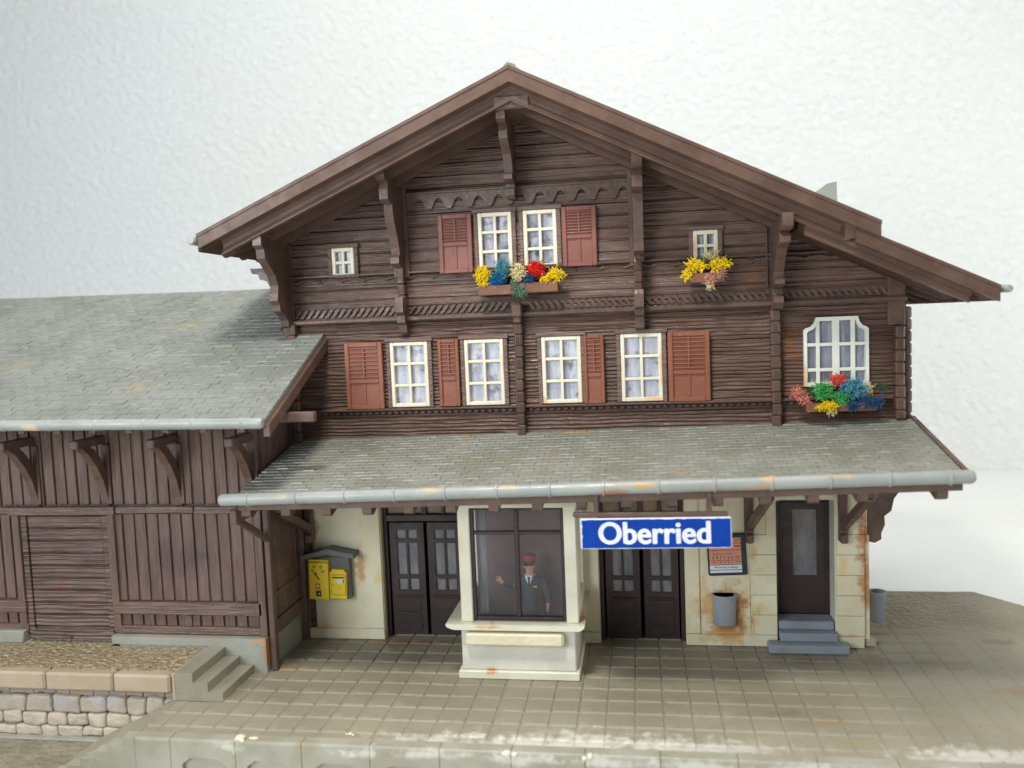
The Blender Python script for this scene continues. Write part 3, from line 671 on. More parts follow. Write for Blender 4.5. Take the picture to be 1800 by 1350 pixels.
# carved bands
b = B(); b.box(1.30, 15.4, 4.34, 4.5, 7.87, 7.985, .03)
R = random.Random(8)
x = 1.5
while x < 15.1:
    s = .07 if x < 6.9 else -.07
    if not (abs(x-6.86) < .18 or abs(x-12.62) < .16 or abs(x-4.15) < .16 or abs(x-9.66) < .16):
        b.prism([(x-.045-s, 8.02), (x+.035-s, 8.02), (x+.045+s, 8.22), (x-.035+s, 8.22)], 4.45, 4.5)
    x += .158
b.box(1.4, 15.2, 4.46, 4.5, 8.235, 8.27, .01)
b.out('rope_carved_band', 'trim', st)
b = B(); b.box(1.32, 14.0, 4.39, 4.51, 8.985, 9.04, .015); b.box(1.32, 14.4, 4.455, 4.51, 8.78, 8.82, .01)
x = 1.55
while x < 13.8:
    pts = [(x+.52*t, 4.488, 8.915+.045*math.sin(t*math.pi)-.02) for t in (0, .2, .4, .6, .8, 1)]
    b.tube([(p[0], 4.478, p[2]) for p in pts], .03, 6); b.ball((x-.02, 4.478, 8.89), .042); b.ball((x+.06, 4.478, 8.93), .034); x += .56
b.out('vine_carved_band', 'trim', st)
b = B(); b.box(1.36, 15.1, 4.37, 4.5, 5.745, 5.80, .02)
x = 1.5
while x < 15:
    b.box(x, x+.10, 4.45, 4.5, 5.655, 5.725, .012); x += .163
b.box(1.36, 15.1, 4.46, 4.5, 5.61, 5.64, .008); b.out('dentil_band', 'trim', st)
b = B(); poly = [(4.34, 10.80), (4.34, 10.45)]
x = 4.34; k = 0
while x < 9.2:
    a = x+.10; poly += [(a, 10.45), (a+.04, 10.5), (a+.09, 10.62), (a+.14, 10.68), (a+.19, 10.70), (a+.24, 10.68), (a+.29, 10.62), (a+.34, 10.5), (a+.38, 10.45)]; x += .475
poly += [(9.52, 10.45), (9.52, 10.80)]
b.prism(poly[::-1], 4.425, 4.51); b.box(4.34, 9.52, 4.45, 4.51, 10.36, 10.40, .01); b.box(4.30, 9.54, 4.39, 4.51, 10.80, 10.86, .015); b.out('scalloped_board', 'trim', st)
for q in ((4.23, 4.33, 4.40, 4.5, 8.9, WZ(4.28)-.1, .01), (9.47, 9.57, 4.40, 4.5, 8.9, WZ(9.52)-.1, .01), (12.46, 12.5, 4.44, 4.5, 8.3, 9.6, .01), (1.36, 1.40, 4.44, 4.5, 7.99, 9.8, .01), (15.0, 15.36, 4.42, 4.5, 7.35, 8.42, .015)):
    b = B(); b.box(*q); b.out('wall_batten', 'trim', st)
# log-end columns
def logs(x, z0, z1, wd=.19, y0=4.27, y1=4.5, h=.262, seed=0):
    b = B(); R = random.Random(int(x*100)+seed); z = z1
    while z > z0+.05:
        zz = max(z-h, z0); e = R.uniform(-.012, .012)
        b.box(x-wd/2+e, x+wd/2+e, y0+R.uniform(-.01, .01), y1, zz+.004, z-.004, .026)
        for q in (-.045, .0, .045): b.box(x+q-.012+e, x+q+.012+e, y0-.014, y0+.02, zz+.05, z-.05, .006)
        z -= h
    b.out('log_column', 'trim', st, smooth=False)
logs(6.87, 5.1, 7.98); b = B(); b.box(6.75, 6.99, 4.14, 4.5, 7.86, 8.17, .03); b.box(6.78, 6.96, 4.2, 4.5, 7.72, 7.88, .03); b.out('column_cap', 'trim', st)
logs(12.62, 5.15, 7.80, .2); logs(15.22, 5.3, 7.34, .19); logs(1.36, 5.0, 7.9, .2)
logs(4.16, 8.0, 9.0, .17, 4.20); logs(9.66, 7.95, 9.3, .18, 4.12)
b = B(); z = 7.75
b.box(15.38, 15.475, 4.53, 4.73, 5.1, 7.75, 0)
while z > 5.1: b.box(15.40, 15.53, 4.52, 4.74, z-.26, z-.004, .035); z -= .262
b.out('log_column', 'vgrain', st)
# roof brackets (stepped console profiles in the y-z plane)
def bracket(x, prof, wd=.2, name='roof_bracket'):
    b = B(); pts = [(y, z) for y, z in prof]
    pts = [(4.5, pts[0][1])]+pts+[(4.5, pts[-1][1])]
    b.prism(pts, x-wd/2, x+wd/2, 'x')
    bmesh.ops.bevel(b.b, geom=[e for e in b.b.edges if e.calc_face_angle(0) > .5], offset=.018, segments=1, affect='EDGES')
    b.out(name, 'trim', st)
bracket(4.13, [(3.06, 11.30), (3.06, 11.04), (3.16, 10.98), (3.34, 10.96), (3.30, 10.80), (3.30, 10.58), (3.42, 10.52), (3.62, 10.50), (3.60, 10.38), (3.68, 10.12), (3.86, 9.84), (4.0, 9.55), (4.02, 9.40), (3.92, 9.34), (3.92, 9.20), (4.02, 9.14), (4.2, 9.12), (4.16, 8.90)])
bracket(4.15, [(4.05, 8.42), (4.0, 8.30), (4.0, 8.08), (4.12, 8.0), (4.12, 7.84), (4.25, 7.78), (4.27, 7.62), (4.34, 7.58)], .19)
bracket(1.27, [(2.92, 9.90), (2.92, 9.68), (3.06, 9.60), (3.08, 9.40), (3.30, 9.24), (3.56, 9.04), (3.70, 8.82), (3.62, 8.46), (3.72, 8.36), (3.74, 8.22), (4.0, 8.12), (4.14, 8.0), (4.16, 7.86), (4.30, 7.82), (4.32, 7.62)], .2)
bracket(6.86, [(3.00, 12.30), (3.00, 12.06), (3.10, 12.0), (3.32, 11.98), (3.26, 11.86), (3.28, 11.70), (3.46, 11.58), (3.70, 11.44), (3.86, 11.2), (3.88, 11.06), (3.76, 11.02), (3.76, 10.92), (3.9, 10.88), (4.12, 10.86), (4.12, 10.78), (4.02, 10.74), (4.02, 10.60), (4.12, 10.54)], .19)
bracket(9.68, [(3.0, 11.17), (3.0, 10.96), (3.1, 10.88), (3.32, 10.86), (3.24, 10.72), (3.26, 10.50), (3.4, 10.44), (3.62, 10.42), (3.6, 10.22), (3.8, 9.86), (3.94, 9.56), (3.98, 9.42), (3.84, 9.36), (3.84, 9.2), (4.0, 9.14), (4.16, 9.12), (4.1, 8.98)], .22)
bracket(9.66, [(4.02, 8.36), (3.98, 8.26), (3.98, 7.98), (4.1, 7.92), (4.1, 7.80), (4.22, 7.74), (4.24, 7.52), (4.34, 7.48)], .2)
bracket(12.64, [(2.72, 9.72), (2.72, 9.46), (2.84, 9.40), (3.14, 9.38), (3.04, 9.28), (3.08, 9.16), (3.42, 9.06), (3.70, 8.84), (3.92, 8.60), (3.94, 8.48), (3.80, 8.44), (3.80, 8.34), (3.94, 8.28), (4.12, 8.26), (4.06, 8.12), (3.96, 8.06), (3.96, 7.94), (4.12, 7.80)], .21)
b = B(); b.prism([(4.9, 9.15), (4.9, 8.96), (4.9, 8.3), (4.9, 9.2)][:3], 1.2, 1.24, 'x'); b.b.free()
b = B()   # console poking out past the left corner
b.prism([(1.26, 9.31), (.12, 9.33), (.16, 9.20), (.32, 9.17), (.36, 9.05), (.54, 9.0), (.60, 8.87), (.78, 8.80), (.96, 8.62), (1.10, 8.50), (1.26, 8.2)], 4.9, 5.08)
b.out('side_console', 'trim', st)

# roof
def hexa(b, pts):
    v = [b.b.verts.new(p) for p in pts]
    for f in ((0, 1, 2, 3), (7, 6, 5, 4), (0, 4, 5, 1), (1, 5, 6, 2), (2, 6, 7, 3), (3, 7, 4, 0)): b.face([v[i] for i in f])
def roofbar(b, f, x0, x1, y0, y1, t0, t1):
    """board following roof line f between x0..x1, dropped t0..t1 below it"""
    hexa(b, [(x0, y0, f(x0)-t1), (x1, y0, f(x1)-t1), (x1, y1, f(x1)-t1), (x0, y1, f(x0)-t1), (x0, y0, f(x0)-t0), (x1, y0, f(x1)-t0), (x1, y1, f(x1)-t0), (x0, y1, f(x0)-t0)])
AX = 7.11
roof = B(); roofbar(roof, LZ, -.10, AX, 2.86, 12.2, .02, .34); roofbar(roof, RZ, AX, 14.33, 2.86, 12.2, .02, .34)
roof = roof.out('roof', 'soffit', st)
b = B()
roofbar(b, LZ, -.03, AX, 2.72, 2.855, .03, .31); roofbar(b, RZ, AX, 14.41, 2.72, 2.855, .03, .31)
roofbar(b, LZ, -.05, AX+.02, 2.70, 2.87, -.02, .055); roofbar(b, RZ, AX+.02, 14.42, 2.70, 2.87, -.02, .055)
b.out('bargeboard', 'roofwood', roof)
b = B()      # second board, hollow moulded
def cove(b, f, x0, x1, ys, ts):
    for (ya, ta), (yb, tb) in zip(zip(ys, ts), list(zip(ys, ts))[1:]):
        hexa(b, [(x0, yb, f(x0)-tb), (x1, yb, f(x1)-tb), (x1, 3.03, f(x1)-tb), (x0, 3.03, f(x0)-tb), (x0, ya, f(x0)-ta), (x1, ya, f(x1)-ta), (x1, 3.03, f(x1)-ta), (x0, 3.03, f(x0)-ta)])
CY, CT = (2.80, 2.90, 2.96, 2.97, 2.93, 2.86, 2.86), (.31, .36, .44, .52, .60, .645, .67)
cove(b, LZ, .45, AX, CY, CT); cove(b, RZ, AX, 13.75, CY, CT)
hexa(b, [(13.75, 2.86, RZ(13.75)-.66), (13.95, 2.86, RZ(13.95)-.52), (13.95, 3.03, RZ(13.95)-.52), (13.75, 3.03, RZ(13.75)-.66), (13.75, 2.80, RZ(13.75)-.31), (14.0, 2.80, RZ(14.0)-.31), (14.0, 3.03, RZ(14.0)-.31), (13.75, 3.03, RZ(13.75)-.31)])
b.out('inner_board', 'roofwood', roof, smooth='auto')
b = B()
roofbar(b, LZ, .5, AX, 3.035, 12.0, .345, .50); roofbar(b, RZ, AX, 13.9, 3.035, 12.0, .345, .50)
b.out('soffit', 'soffit', roof)
for f, x0, x1 in ((LZ, 1.1, AX), (RZ, AX, 13.2)):
    for y0, y1, t in ((3.40, 3.60, .74), (4.02, 4.14, .82)):
        b = B(); roofbar(b, f, x0, x1, y0, y1, .505, t); b.out('rafter', 'roofwood', roof)
b = B()
b.box(6.72, 7.5, 2.92, 4.5, 12.22, 12.5, .03)
b.out('purlin', 'trim', roof)
for x, z in ((4.13, 11.36), (9.68, 11.24), (12.64, 9.80), (1.27, 9.96)): b = B(); b.box(x-.17, x+.17, 2.98, 4.5, z-.06, z+.16, .02); b.out('purlin', 'trim', roof)
b = B()      # grey covering just behind the boards
roofbar(b, LZ, -.12, AX, 2.95, 12.3, -.03, .015); roofbar(b, RZ, AX, 14.4, 2.95, 12.3, -.03, .015)
b.out('roof_covering', 'tiles', roof)
b = B(); b.prism([(AX-.20, 13.0), (AX, 13.10), (AX+.22, 12.98), (AX+.22, 12.92), (AX, 13.02), (AX-.2, 12.94)], 2.76, 12.2); b.prism([(AX-.13, 13.02), (AX-.02, 13.13), (AX+.14, 13.07), (AX+.16, 13.0)], 2.74, 2.95)
b.out('ridge_cap', 'tiles', roof)
b = B(); b.prism([(9.0, RZ(9.0)-.02), (9.0, RZ(9.0)+.10), (9.22, RZ(9.22)+.10), (9.26, RZ(9.26)-.02)], 4.2, 4.5); b.out('snow_guard', 'tiles', roof)
b = B(); b.prism([(13.4, RZ(13.4)-.05), (13.62, 10.36), (14.08, 10.68), (14.30, 10.72), (14.33, RZ(14.33)-.05)], 5.9, 6.9); b.out('roof_hatch', 'footing', roof)
# right lower roof
R2 = lambda x: 9.20-(x-14.30)*.482
b = B(); roofbar(b, R2, 13.7, 16.60, 2.92, 12.0, .04, .30)
lo = b.out('side_roof', 'soffit', st)
b = B(); roofbar(b, R2, 13.95, 16.62, 2.78, 2.915, .03, .30); roofbar(b, R2, 14.0, 16.63, 2.76, 2.93, -.02, .05)
b.out('bargeboard', 'roofwood', lo)
b = B()
for t0, t1, y0, y1 in ((.30, .40, 2.90, 3.02), (.40, .55, 2.96, 3.06)): roofbar(b, R2, 13.0, 16.2-t0*.2, y0, y1, t0, t1)
b.out('inner_board', 'roofwood', lo)
b = B(); roofbar(b, R2, 12.9, 16.1, 3.062, 4.48, .305, .46); b.out('soffit', 'soffit', lo)
b = B()
b.b.free()
for k in range(10):
    b = B(); y = 3.35+k*.85
    hexa(b, [(15.45, y, R2(15.45)-.50), (16.30, y, R2(16.30)-.44), (16.30, y+.14, R2(16.30)-.44), (15.45, y+.14, R2(15.45)-.50), (15.45, y, R2(15.45)-.27), (16.42, y, R2(16.42)-.27), (16.42, y+.14, R2(16.42)-.27), (15.45, y+.14, R2(15.45)-.27)])
    hexa(b, [(15.45, y+.2, R2(15.45)-.33), (16.5, y+.2, R2(16.5)-.33), (16.5, y+.7, R2(16.5)-.33), (15.45, y+.7, R2(15.45)-.33), (15.45, y+.2, R2(15.45)-.27), (16.5, y+.2, R2(16.5)-.27), (16.5, y+.7, R2(16.5)-.27), (15.45, y+.7, R2(15.45)-.27)]); b.out('rafter_tail', 'soffit', lo)
for k in range(10):
    b = B(); y = 3.35+k*.85
    hexa(b, [(.25, y, LZ(.25)-.60), (1.2, y, LZ(1.2)-.72), (1.2, y+.14, LZ(1.2)-.72), (.25, y+.14, LZ(.25)-.60), (.1, y, LZ(.1)-.34), (1.2, y, LZ(1.2)-.34), (1.2, y+.14, LZ(1.2)-.34), (.1, y+.14, LZ(.1)-.34)]); b.out('rafter_tail', 'soffit', roof)
b = B(); roofbar(b, R2, 13.9, 16.66, 2.95, 12.1, -.04, .035); b.out('roof_covering', 'tiles', lo)
b = B(); gut(b, (-.14, 2.62, 9.84), (-.14, 12.2, 9.84), .10, 8); b.out('gutter', 'gutter', roof, smooth='auto')
b = B(); gut(b, (16.76, 2.70, 8.02), (16.70, 12.1, 8.10), .078, 8); b.out('gutter', 'gutter', lo, smooth='auto')

# ---- cream ground floor
b = B()
d3 = [(12.62, .0), (13.92, .0), (13.92, 3.42), (13.60, 3.50), (13.25, 3.53), (12.95, 3.50), (12.62, 3.42)]
D1, D2 = (3.20, 5.32), (8.54, 10.54)
b.prism([(1.24, .006), (3.20, .006), (3.20, 3.95), (5.32, 3.95), (5.32, .006), (8.54, .006), (8.54, 3.95), (10.54, 3.95), (10.54, .006), (12.62, .006)] + [d3[i] for i in (6, 5, 4, 3, 2)] + [(13.92, .006), (14.52, .006), (14.52, 4.86), (1.24, 4.86)], 4.70, 4.88)
cw = b.out('plaster_wall', 'cream', st)
for x0, x1 in ((2.70, 3.18), (8.11, 8.53), (10.55, 10.87)): b = B(); b.box(x0, x1, 4.655, 4.70, .285, 3.98, .012); b.out('pilaster', 'cream', cw)
for x0, x1 in ((1.24, 3.19), (8.10, 8.535), (10.545, 12.615), (13.925, 14.52)): b = B(); b.box(x0, x1, 4.63, 4.70, .01, .275, .015); b.out('plinth', 'cream', cw)
b = B(); b.box(10.90, 12.02, 4.675, 4.70, .33, 3.9, .012); b.out('wall_panel', 'cream', cw)
for x0, x1 in ((12.07, 12.61), (13.93, 14.53)):
    z = .28
    while z < 3.9: b = B(); b.box(x0, x1, 4.645, 4.70, z+.005, min(z+.475, 3.95)-.005, .010); b.out('quoin', 'cream', cw); z += .475
for x0, x1 in ((12.38, 12.60), (13.94, 14.12)): b = B(); b.box(x0, x1, 4.62, 4.643, 2.62, 3.38, .01); b.out('impost_block', 'cream', cw)
b = B(); b.prism([(12.60, 3.44), (12.95, 3.535), (13.25, 3.56), (13.60, 3.535), (13.94, 3.44), (13.98, 3.60), (13.6, 3.70), (13.25, 3.73), (12.95, 3.70), (12.56, 3.6)], 4.62, 4.70); b.out('door_arch', 'cream', cw)
b = B(); b.box(14.40, 14.53, 4.885, 11.4, .01, 4.86, 0)
b.box(14.535, 14.66, 4.74, 5.0, .18, 2.62, .01); b.box(14.535, 14.62, 4.76, 5.0, 2.62, 3.6, .01); b.out('side_wall', 'cream', cw)
b = B(); b.box(13.90, 14.0, 4.705, 5.4, .0, 3.42, 0); b.box(12.5, 12.625, 4.89, 5.4, 0, 3.4, 0); b.box(12.5, 14, 4.89, 5.4, 3.40, 3.5, 0); b.out('door_jamb', 'creambody', cw)
b = B(); b.box(14.56, 14.80, 4.72, 4.98, .01, .19, .03); b.out('corner_foot', 'coping', cw, label='small beige corner foot')
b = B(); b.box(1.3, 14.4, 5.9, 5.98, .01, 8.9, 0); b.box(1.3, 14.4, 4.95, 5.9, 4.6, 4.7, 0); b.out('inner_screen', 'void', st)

# ---- doors
def leaf(x0, x1, z0, z1, y, par):
    b = B(); wd = x1-x0
    gx = [(x0+wd*.20, x0+wd*.47), (x0+wd*.53, x0+wd*.80)]; gz = [(1.17, 1.46), (1.56, 2.37), (2.47, 2.70)]
    holes = [rect(a, c, e, f) for a, c in gx for e, f in gz]
    b.prism(rect(x0, x1, z0, z1), y, y+.09, holes=holes)
    for e, f in ((.14, .36), (.42, .62), (.68, .98)):
        b.box(x0+wd*.15, x1-wd*.15, y-.014, y+.002, e, f, .01)
    b.box(x0+wd*.12, x1-wd*.12, y-.03, y+.002, 1.0, 1.045, .01)
    l = b.out('door_leaf', 'dark', par)
    return gx
def double_door(D):
    x0, x1 = D
    b = B(); y = 4.90
    b.box(x0, x0+.10, y, y+.16, .01, 3.95, .01); b.box(x1-.10, x1, y, y+.16, .01, 3.95, .01)
    b.box(x0+.10, x1-.10, y-.03, y+.16, 2.93, 3.10, .015); b.box(x0+.10, x1-.10, y, y+.16, 3.86, 3.95, .01)
    for k in (1, 2, 3):
        c = lerp(x0+.1, x1-.1, k/4); b.box(c-.04 if k != 2 else c-.06, c+.04 if k != 2 else c+.06, y+.01, y+.15, 3.10, 3.86, .01)
    fr = b.out('door_frame', 'dark', st)
    cx = (x0+x1)/2
    leaf(x0+.14, cx-.045, .045, 2.88, y+.05, fr); leaf(cx+.045, x1-.14, .045, 2.88, y+.05, fr)
    for a, c in ((x0+.2, cx-.1), (cx+.1, x1-.2)): g = B(); g.box(a, c, y+.10, y+.105, 1.1, 2.75, 0); g.out('door_glass', 'frost', fr)
    g = B(); g.box(x0+.11, x1-.11, y+.10, y+.105, 3.11, 3.86, 0); g.out('transom_pane', 'amber', fr)
double_door(D1); double_door(D2)
b = B(); y = 5.22
b.prism([(12.60, .6), (13.95, .6), (13.95, 3.42), (13.60, 3.50), (13.25, 3.53), (12.95, 3.50), (12.60, 3.42)], y, y+.1, holes=[rect(13.07, 13.62, 1.51, 3.10)])
b.box(12.78, 12.84, y-.03, y, .62, 3.28, .008); b.box(13.80, 13.86, y-.03, y, .62, 3.28, .008); b.box(12.84, 13.80, y-.03, y, 3.22, 3.28, .008)
sd = b.out('side_door', 'dark', st)
g = B(); g.box(13.05, 13.64, y+.05, y+.055, 1.48, 3.12, 0); g.out('door_glass', 'frost', sd)
b = B()
def rstep(x0, x1, y0, z0, z1): b.box(x0, x1, y0, 4.98, z0, z1, .025)
b.box(12.36, 14.10, 4.22, 4.60, .006, .20, .03); b.box(12.64, 13.90, 4.45, 4.97, .20, .40, .03); b.box(12.645, 13.88, 4.68, 5.21, .40, .60, .03)
b.out('door_step', 'bluegrey', st)

# ---- bay window
b = B()
b.box(5.60, 8.10, 2.60, 2.74, .19, 1.14, .02); b.box(5.60, 5.73, 2.745, 4.69, .19, 1.14, .01); b.box(7.97, 8.10, 2.745, 4.69, .19, 1.14, .01); bay = b.out('bay_window', 'creambody', st)
b = B(); b.box(5.52, 8.17, 2.53, 4.69, .004, .185, .02); b.out('plinth', 'creambay', bay)
b = B()
b.prism([(5.30, 1.27), (5.32, 1.21), (5.40, 1.17), (5.5, 1.15), (8.18, 1.15), (8.24, 1.17), (8.30, 1.21), (8.32, 1.27)], 2.40, 2.80)
b.prism([(5.30, 1.27), (5.32, 1.21), (5.40, 1.17), (5.5, 1.15), (5.73, 1.15), (5.73, 1.27)], 2.80, 4.69); b.prism([(7.97, 1.27), (7.97, 1.15), (8.18, 1.15), (8.24, 1.17), (8.30, 1.21), (8.32, 1.27)], 2.80, 4.69)
b.out('window_sill', 'creambay', bay)
b = B(); b.box(5.72, 7.86, 2.40, 2.60, .79, 1.08, .05); b.out('ledge', 'creamyel', bay)
b = B()
b.box(5.63, 5.89, 2.56, 2.80, 1.27, 3.87, .02); b.box(7.93, 8.19, 2.56, 2.80, 1.27, 3.84, .02); b.box(5.46, 8.30, 2.50, 2.80, 3.80, 3.96, .02)
b.box(8.10, 8.19, 2.84, 4.69, 1.27, 1.6, .01); b.box(8.10, 8.19, 2.84, 4.69, 3.5, 3.9, .01); b.box(8.10, 8.19, 4.3, 4.69, 1.6, 3.5, .01); b.box(8.11, 8.20, 2.86, 3.2, 1.6, 3.5, .01)
b.box(5.63, 5.72, 2.84, 4.69, 1.27, 1.6, .01); b.box(5.63, 5.72, 2.84, 4.69, 3.5, 3.9, .01); b.box(5.63, 5.72, 4.3, 4.69, 1.6, 3.5, .01)
b.out('bay_post', 'creambay', bay)
b = B(); x0, x1, z0, z1, y = 5.885, 7.935, 1.29, 3.80, 2.63
b.box(x0, x0+.08, y, y+.12, z0, z1, .012); b.box(x1-.08, x1, y, y+.12, z0, z1, .012); b.box(x0+.08, x1-.08, y, y+.12, z0, z0+.08, .012); b.box(x0+.08, x1-.08, y, y+.12, z1-.07, z1, .012)
b.box(6.855, 6.945, y-.01, y+.1, z0+.08, z1-.07, .012); b.box(x0+.08, x1-.08, y+.005, y+.095, 3.19, 3.26, .01)
bf = b.out('bay_window_frame', 'dark', st)
g = B(); g.box(x0+.05, x1-.05, y+.07, y+.075, z0+.05, z1-.04, 0); g.out('pane', 'glass', bf)
g = B()
for k in range(7):
    xx = 6.02+k*.028; g.tube([(xx, 2.84, 3.74), (xx+.01*math.sin(k), 2.84, 2.6), (xx+.015*math.sin(k*2.), 2.85, 1.38)], [.012, .022, .014], 6)
g.out('curtain', 'frost', bf, smooth=True)
b = B(); b.box(5.735, 7.965, 4.0, 4.08, .2, 3.9, 0); b.box(5.735, 7.965, 2.76, 3.99, .186, .215, 0)
b.out('interior_back', 'bayin', bay)

# ---- canopy
TLc, TRc, BLc, BRc = Vector((1.27, 4.50, 5.06)), Vector((15.48, 4.50, 5.29)), Vector((1.20, 1.42, 4.36)), Vector((15.46, 1.42, 4.66))
def CP(u, v):
    p = lerp(lerp(BLc, BRc, u), lerp(TLc, TRc, u), v)
    sag = -.03*math.sin(math.pi*u)*(1-v) + .05*math.sin(math.pi*u)*0
    return p+Vector((0, 0, sag+.035*math.exp(-((u-.55)/.25)**2)*0))
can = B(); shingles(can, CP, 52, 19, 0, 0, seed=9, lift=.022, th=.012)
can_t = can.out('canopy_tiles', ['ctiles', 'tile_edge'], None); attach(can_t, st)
b = B()
def cslab(b, u0, u1, v0, v1, t0, t1, n=8):
    for k in range(n):
        a, c = lerp(u0, u1, k/n), lerp(u0, u1, (k+1)/n); q = []
        for t in (t0, t1):
            for (u, v) in ((a, v0), (c, v0), (c, v1), (a, v1)): q.append(CP(u, v)-Vector((0, 0, t)))
        hexa(b, [q[i] for i in (4, 5, 6, 7, 0, 1, 2, 3)])
cslab(b, 0, 1, 0, 1, .012, .07); b.out('canopy_slab', 'ctiles', can_t)
b = B(); cslab(b, .002, .998, .01, 1, .075, .13); b.out('canopy_soffit', 'trim', can_t)
b = B(); cslab(b, .0, .999, .0, .035, .14, .33, 8); b.out('canopy_fascia', 'trim', can_t)
b = B()
for xx in [1.32+.885*k for k in range(15)]+[15.12]:
    u = (xx-1.2)/14.26
    if u > 1: continue
    b = B()
    for q0, q1, t in ((.04, .97, .36),):
        p = [CP(u, v) for v in (q0, q1)]
        h = .10
        b.prism([(p[0].y-.06, p[0].z-.30), (p[0].y-.04, p[0].z-.50), (p[0].y+.06, p[0].z-.55), (p[1].y, p[1].z-.34), (p[1].y, p[1].z-.135), (p[0].y, p[0].z-.135)], xx-h, xx+h, 'x')
    b.out('canopy_rafter', 'trim', can_t)
b = B(); cslab(b, 1.0, 1.006, -.01, 1.0, -.06, .14, 1); b.out('canopy_bargeboard', 'roofwood', can_t)
b = B(); gut(b, (.86, 1.30, 4.28), (15.60, 1.30, 4.61), .128, 14, ring=.02)
b.out('gutter', 'gutter', can_t, smooth='auto')
def cbrace(x, zt, yt=2.7, dx=0.0):
    b = B(); b.box(x-.10, x+.10, 4.48, 4.64, 2.52, 4.4, .02)
    a = Vector((x, 4.50, 2.86)); c = Vector((x+dx, yt, zt))
    m = frame_dirs(a, c-a, Vector((1, 0, 0))); L = (c-a).length
    b.box(0, L, -.075, .075, -.10, .10, .02, mx=m)
    b.box(x-.085, x+.085, 4.40, 4.52, 2.50, 2.72, .03)
    b.box(x+dx-.09, x+dx+.09, yt-.15, 4.5, zt, zt+.17, .02)
    b.out('canopy_bracket', 'trim', can_t)
cbrace(12.0, 3.95, 2.9, .25); cbrace(14.06, 3.95, 2.7, .1); cbrace(1.42, 3.6, 3.1, -.1)
b = B()     # bracket carrying the overhang at the right corner
b.prism([(14.66, 2.42), (14.84, 2.38), (14.98, 2.46), (14.98, 2.60), (15.06, 2.80), (15.05, 3.0), (15.20, 3.12), (15.26, 3.4), (15.40, 3.6), (15.42, 4.6), (14.66, 4.6)], 4.95, 5.15)
b.out('corner_bracket', 'trim', st)
b = B(); b.box(.94, 1.10, 1.5, 2.2, 3.72, 4.02, .02)
a = Vector((1.02, 1.62, 3.80)); c = Vector((1.18, 2.75, 3.05)); m = frame_dirs(a, c-a, Vector((1, 0, 0))); b.box(0, (c-a).length, -.06, .06, -.07, .07, .02, mx=m)
b.out('end_bracket', 'trim', can_t)

# ================================================================== SIGN
sg = thing('station_sign', 'long blue station sign with white letters hanging from the canopy gutter', 'sign', (9.83, 1.35, 3.2))
b = B()
m = Matrix.Translation((9.83, 1.345, 3.555)) @ Matrix.Rotation(rad(-.6), 4, 'Y')
b.box(-1.45, 1.45, -.015, .055, -.305, .305, .02, mx=m); b.out('sign_board', 'signwhite', sg)
R = random.Random(3); outl = []            # printed face with nibbled edges, the white card shows round it
for k in range(40): outl.append((lerp(-1.42, 1.43, k/39), -.284+R.choice((0, 0, .002, .005))))
outl.append((1.428, 0.0))
for k in range(40): outl.append((lerp(1.43, -1.42, k/39), .282-R.choice((0, 0, 0, .003, .009))))
for k in range(12): outl.append((-1.42+R.choice((0, 0, .02, .06))*(1 if k > 5 else .3), lerp(.2, -.25, k/11)))
b = B(); b.prism(outl, -.020, -.0155)
for v in b.b.verts: v.co = m @ v.co
b.out('sign_face', 'blue', sg)
b = B(); b.box(8.24, 11.22, 1.36, 1.46, 3.868, 3.96, .015)
b.out('sign_rail', 'trim', sg)
for x in (8.70, 10.87):
    b = B(); b.box(x-.05, x+.05, 1.36, 1.45, 3.95, 4.40, .012); b.out('hanger', 'trim', sg)
def text(name, s, mtx, size, wid, hei, m, parent, off=0.0, fat=()):
    cu = bpy.data.curves.new('lettering_curve', 'FONT'); cu.body = s; cu.size = size; cu.offset = off; cu.extrude = 0; cu.resolution_u = 6
    cu.align_x = 'LEFT'
    ob = bpy.data.objects.new('lettering_tmp', cu); COL.objects.link(ob)
    me = bpy.data.meshes.new_from_object(ob.evaluated_get(bpy.context.evaluated_depsgraph_get()))
    bpy.data.objects.remove(ob); 
    xs = [v.co.x for v in me.vertices]; ys = [v.co.y for v in me.vertices]
    kx = wid/(max(xs)-min(xs)); ky = hei/(max(ys)-min(ys)); cx = (max(xs)+min(xs))/2; cy = (max(ys)+min(ys))/2
    for v in me.vertices: v.co = mtx @ Vector(((v.co.x-cx)*kx, 0, (v.co.y-cy)*ky))
    if fat:                                      # heavier strokes: the outline laid down again slightly shifted
        bm = bmesh.new()
        for i, (dx, dz) in enumerate(fat):
            k0 = len(bm.verts); bm.from_mesh(me); bm.verts.ensure_lookup_table()
            for v in bm.verts[k0:]: v.co += Vector((dx, -.0007*i, dz))
        bm.to_mesh(me); bm.free()
    me.materials.clear(); me.materials.append(M[m]); me.name = name
    o = bpy.data.objects.new(name, me); COL.objects.link(o); attach(o, parent); return o
text('sign_lettering', 'Oberried', m @ Matrix.Translation((-.02, -.0225, .015)), 1, 2.13, .44, 'signwhite', sg, off=.010, fat=((0, 0), (-.014, 0), (.014, 0), (0, .007), (0, -.007)))

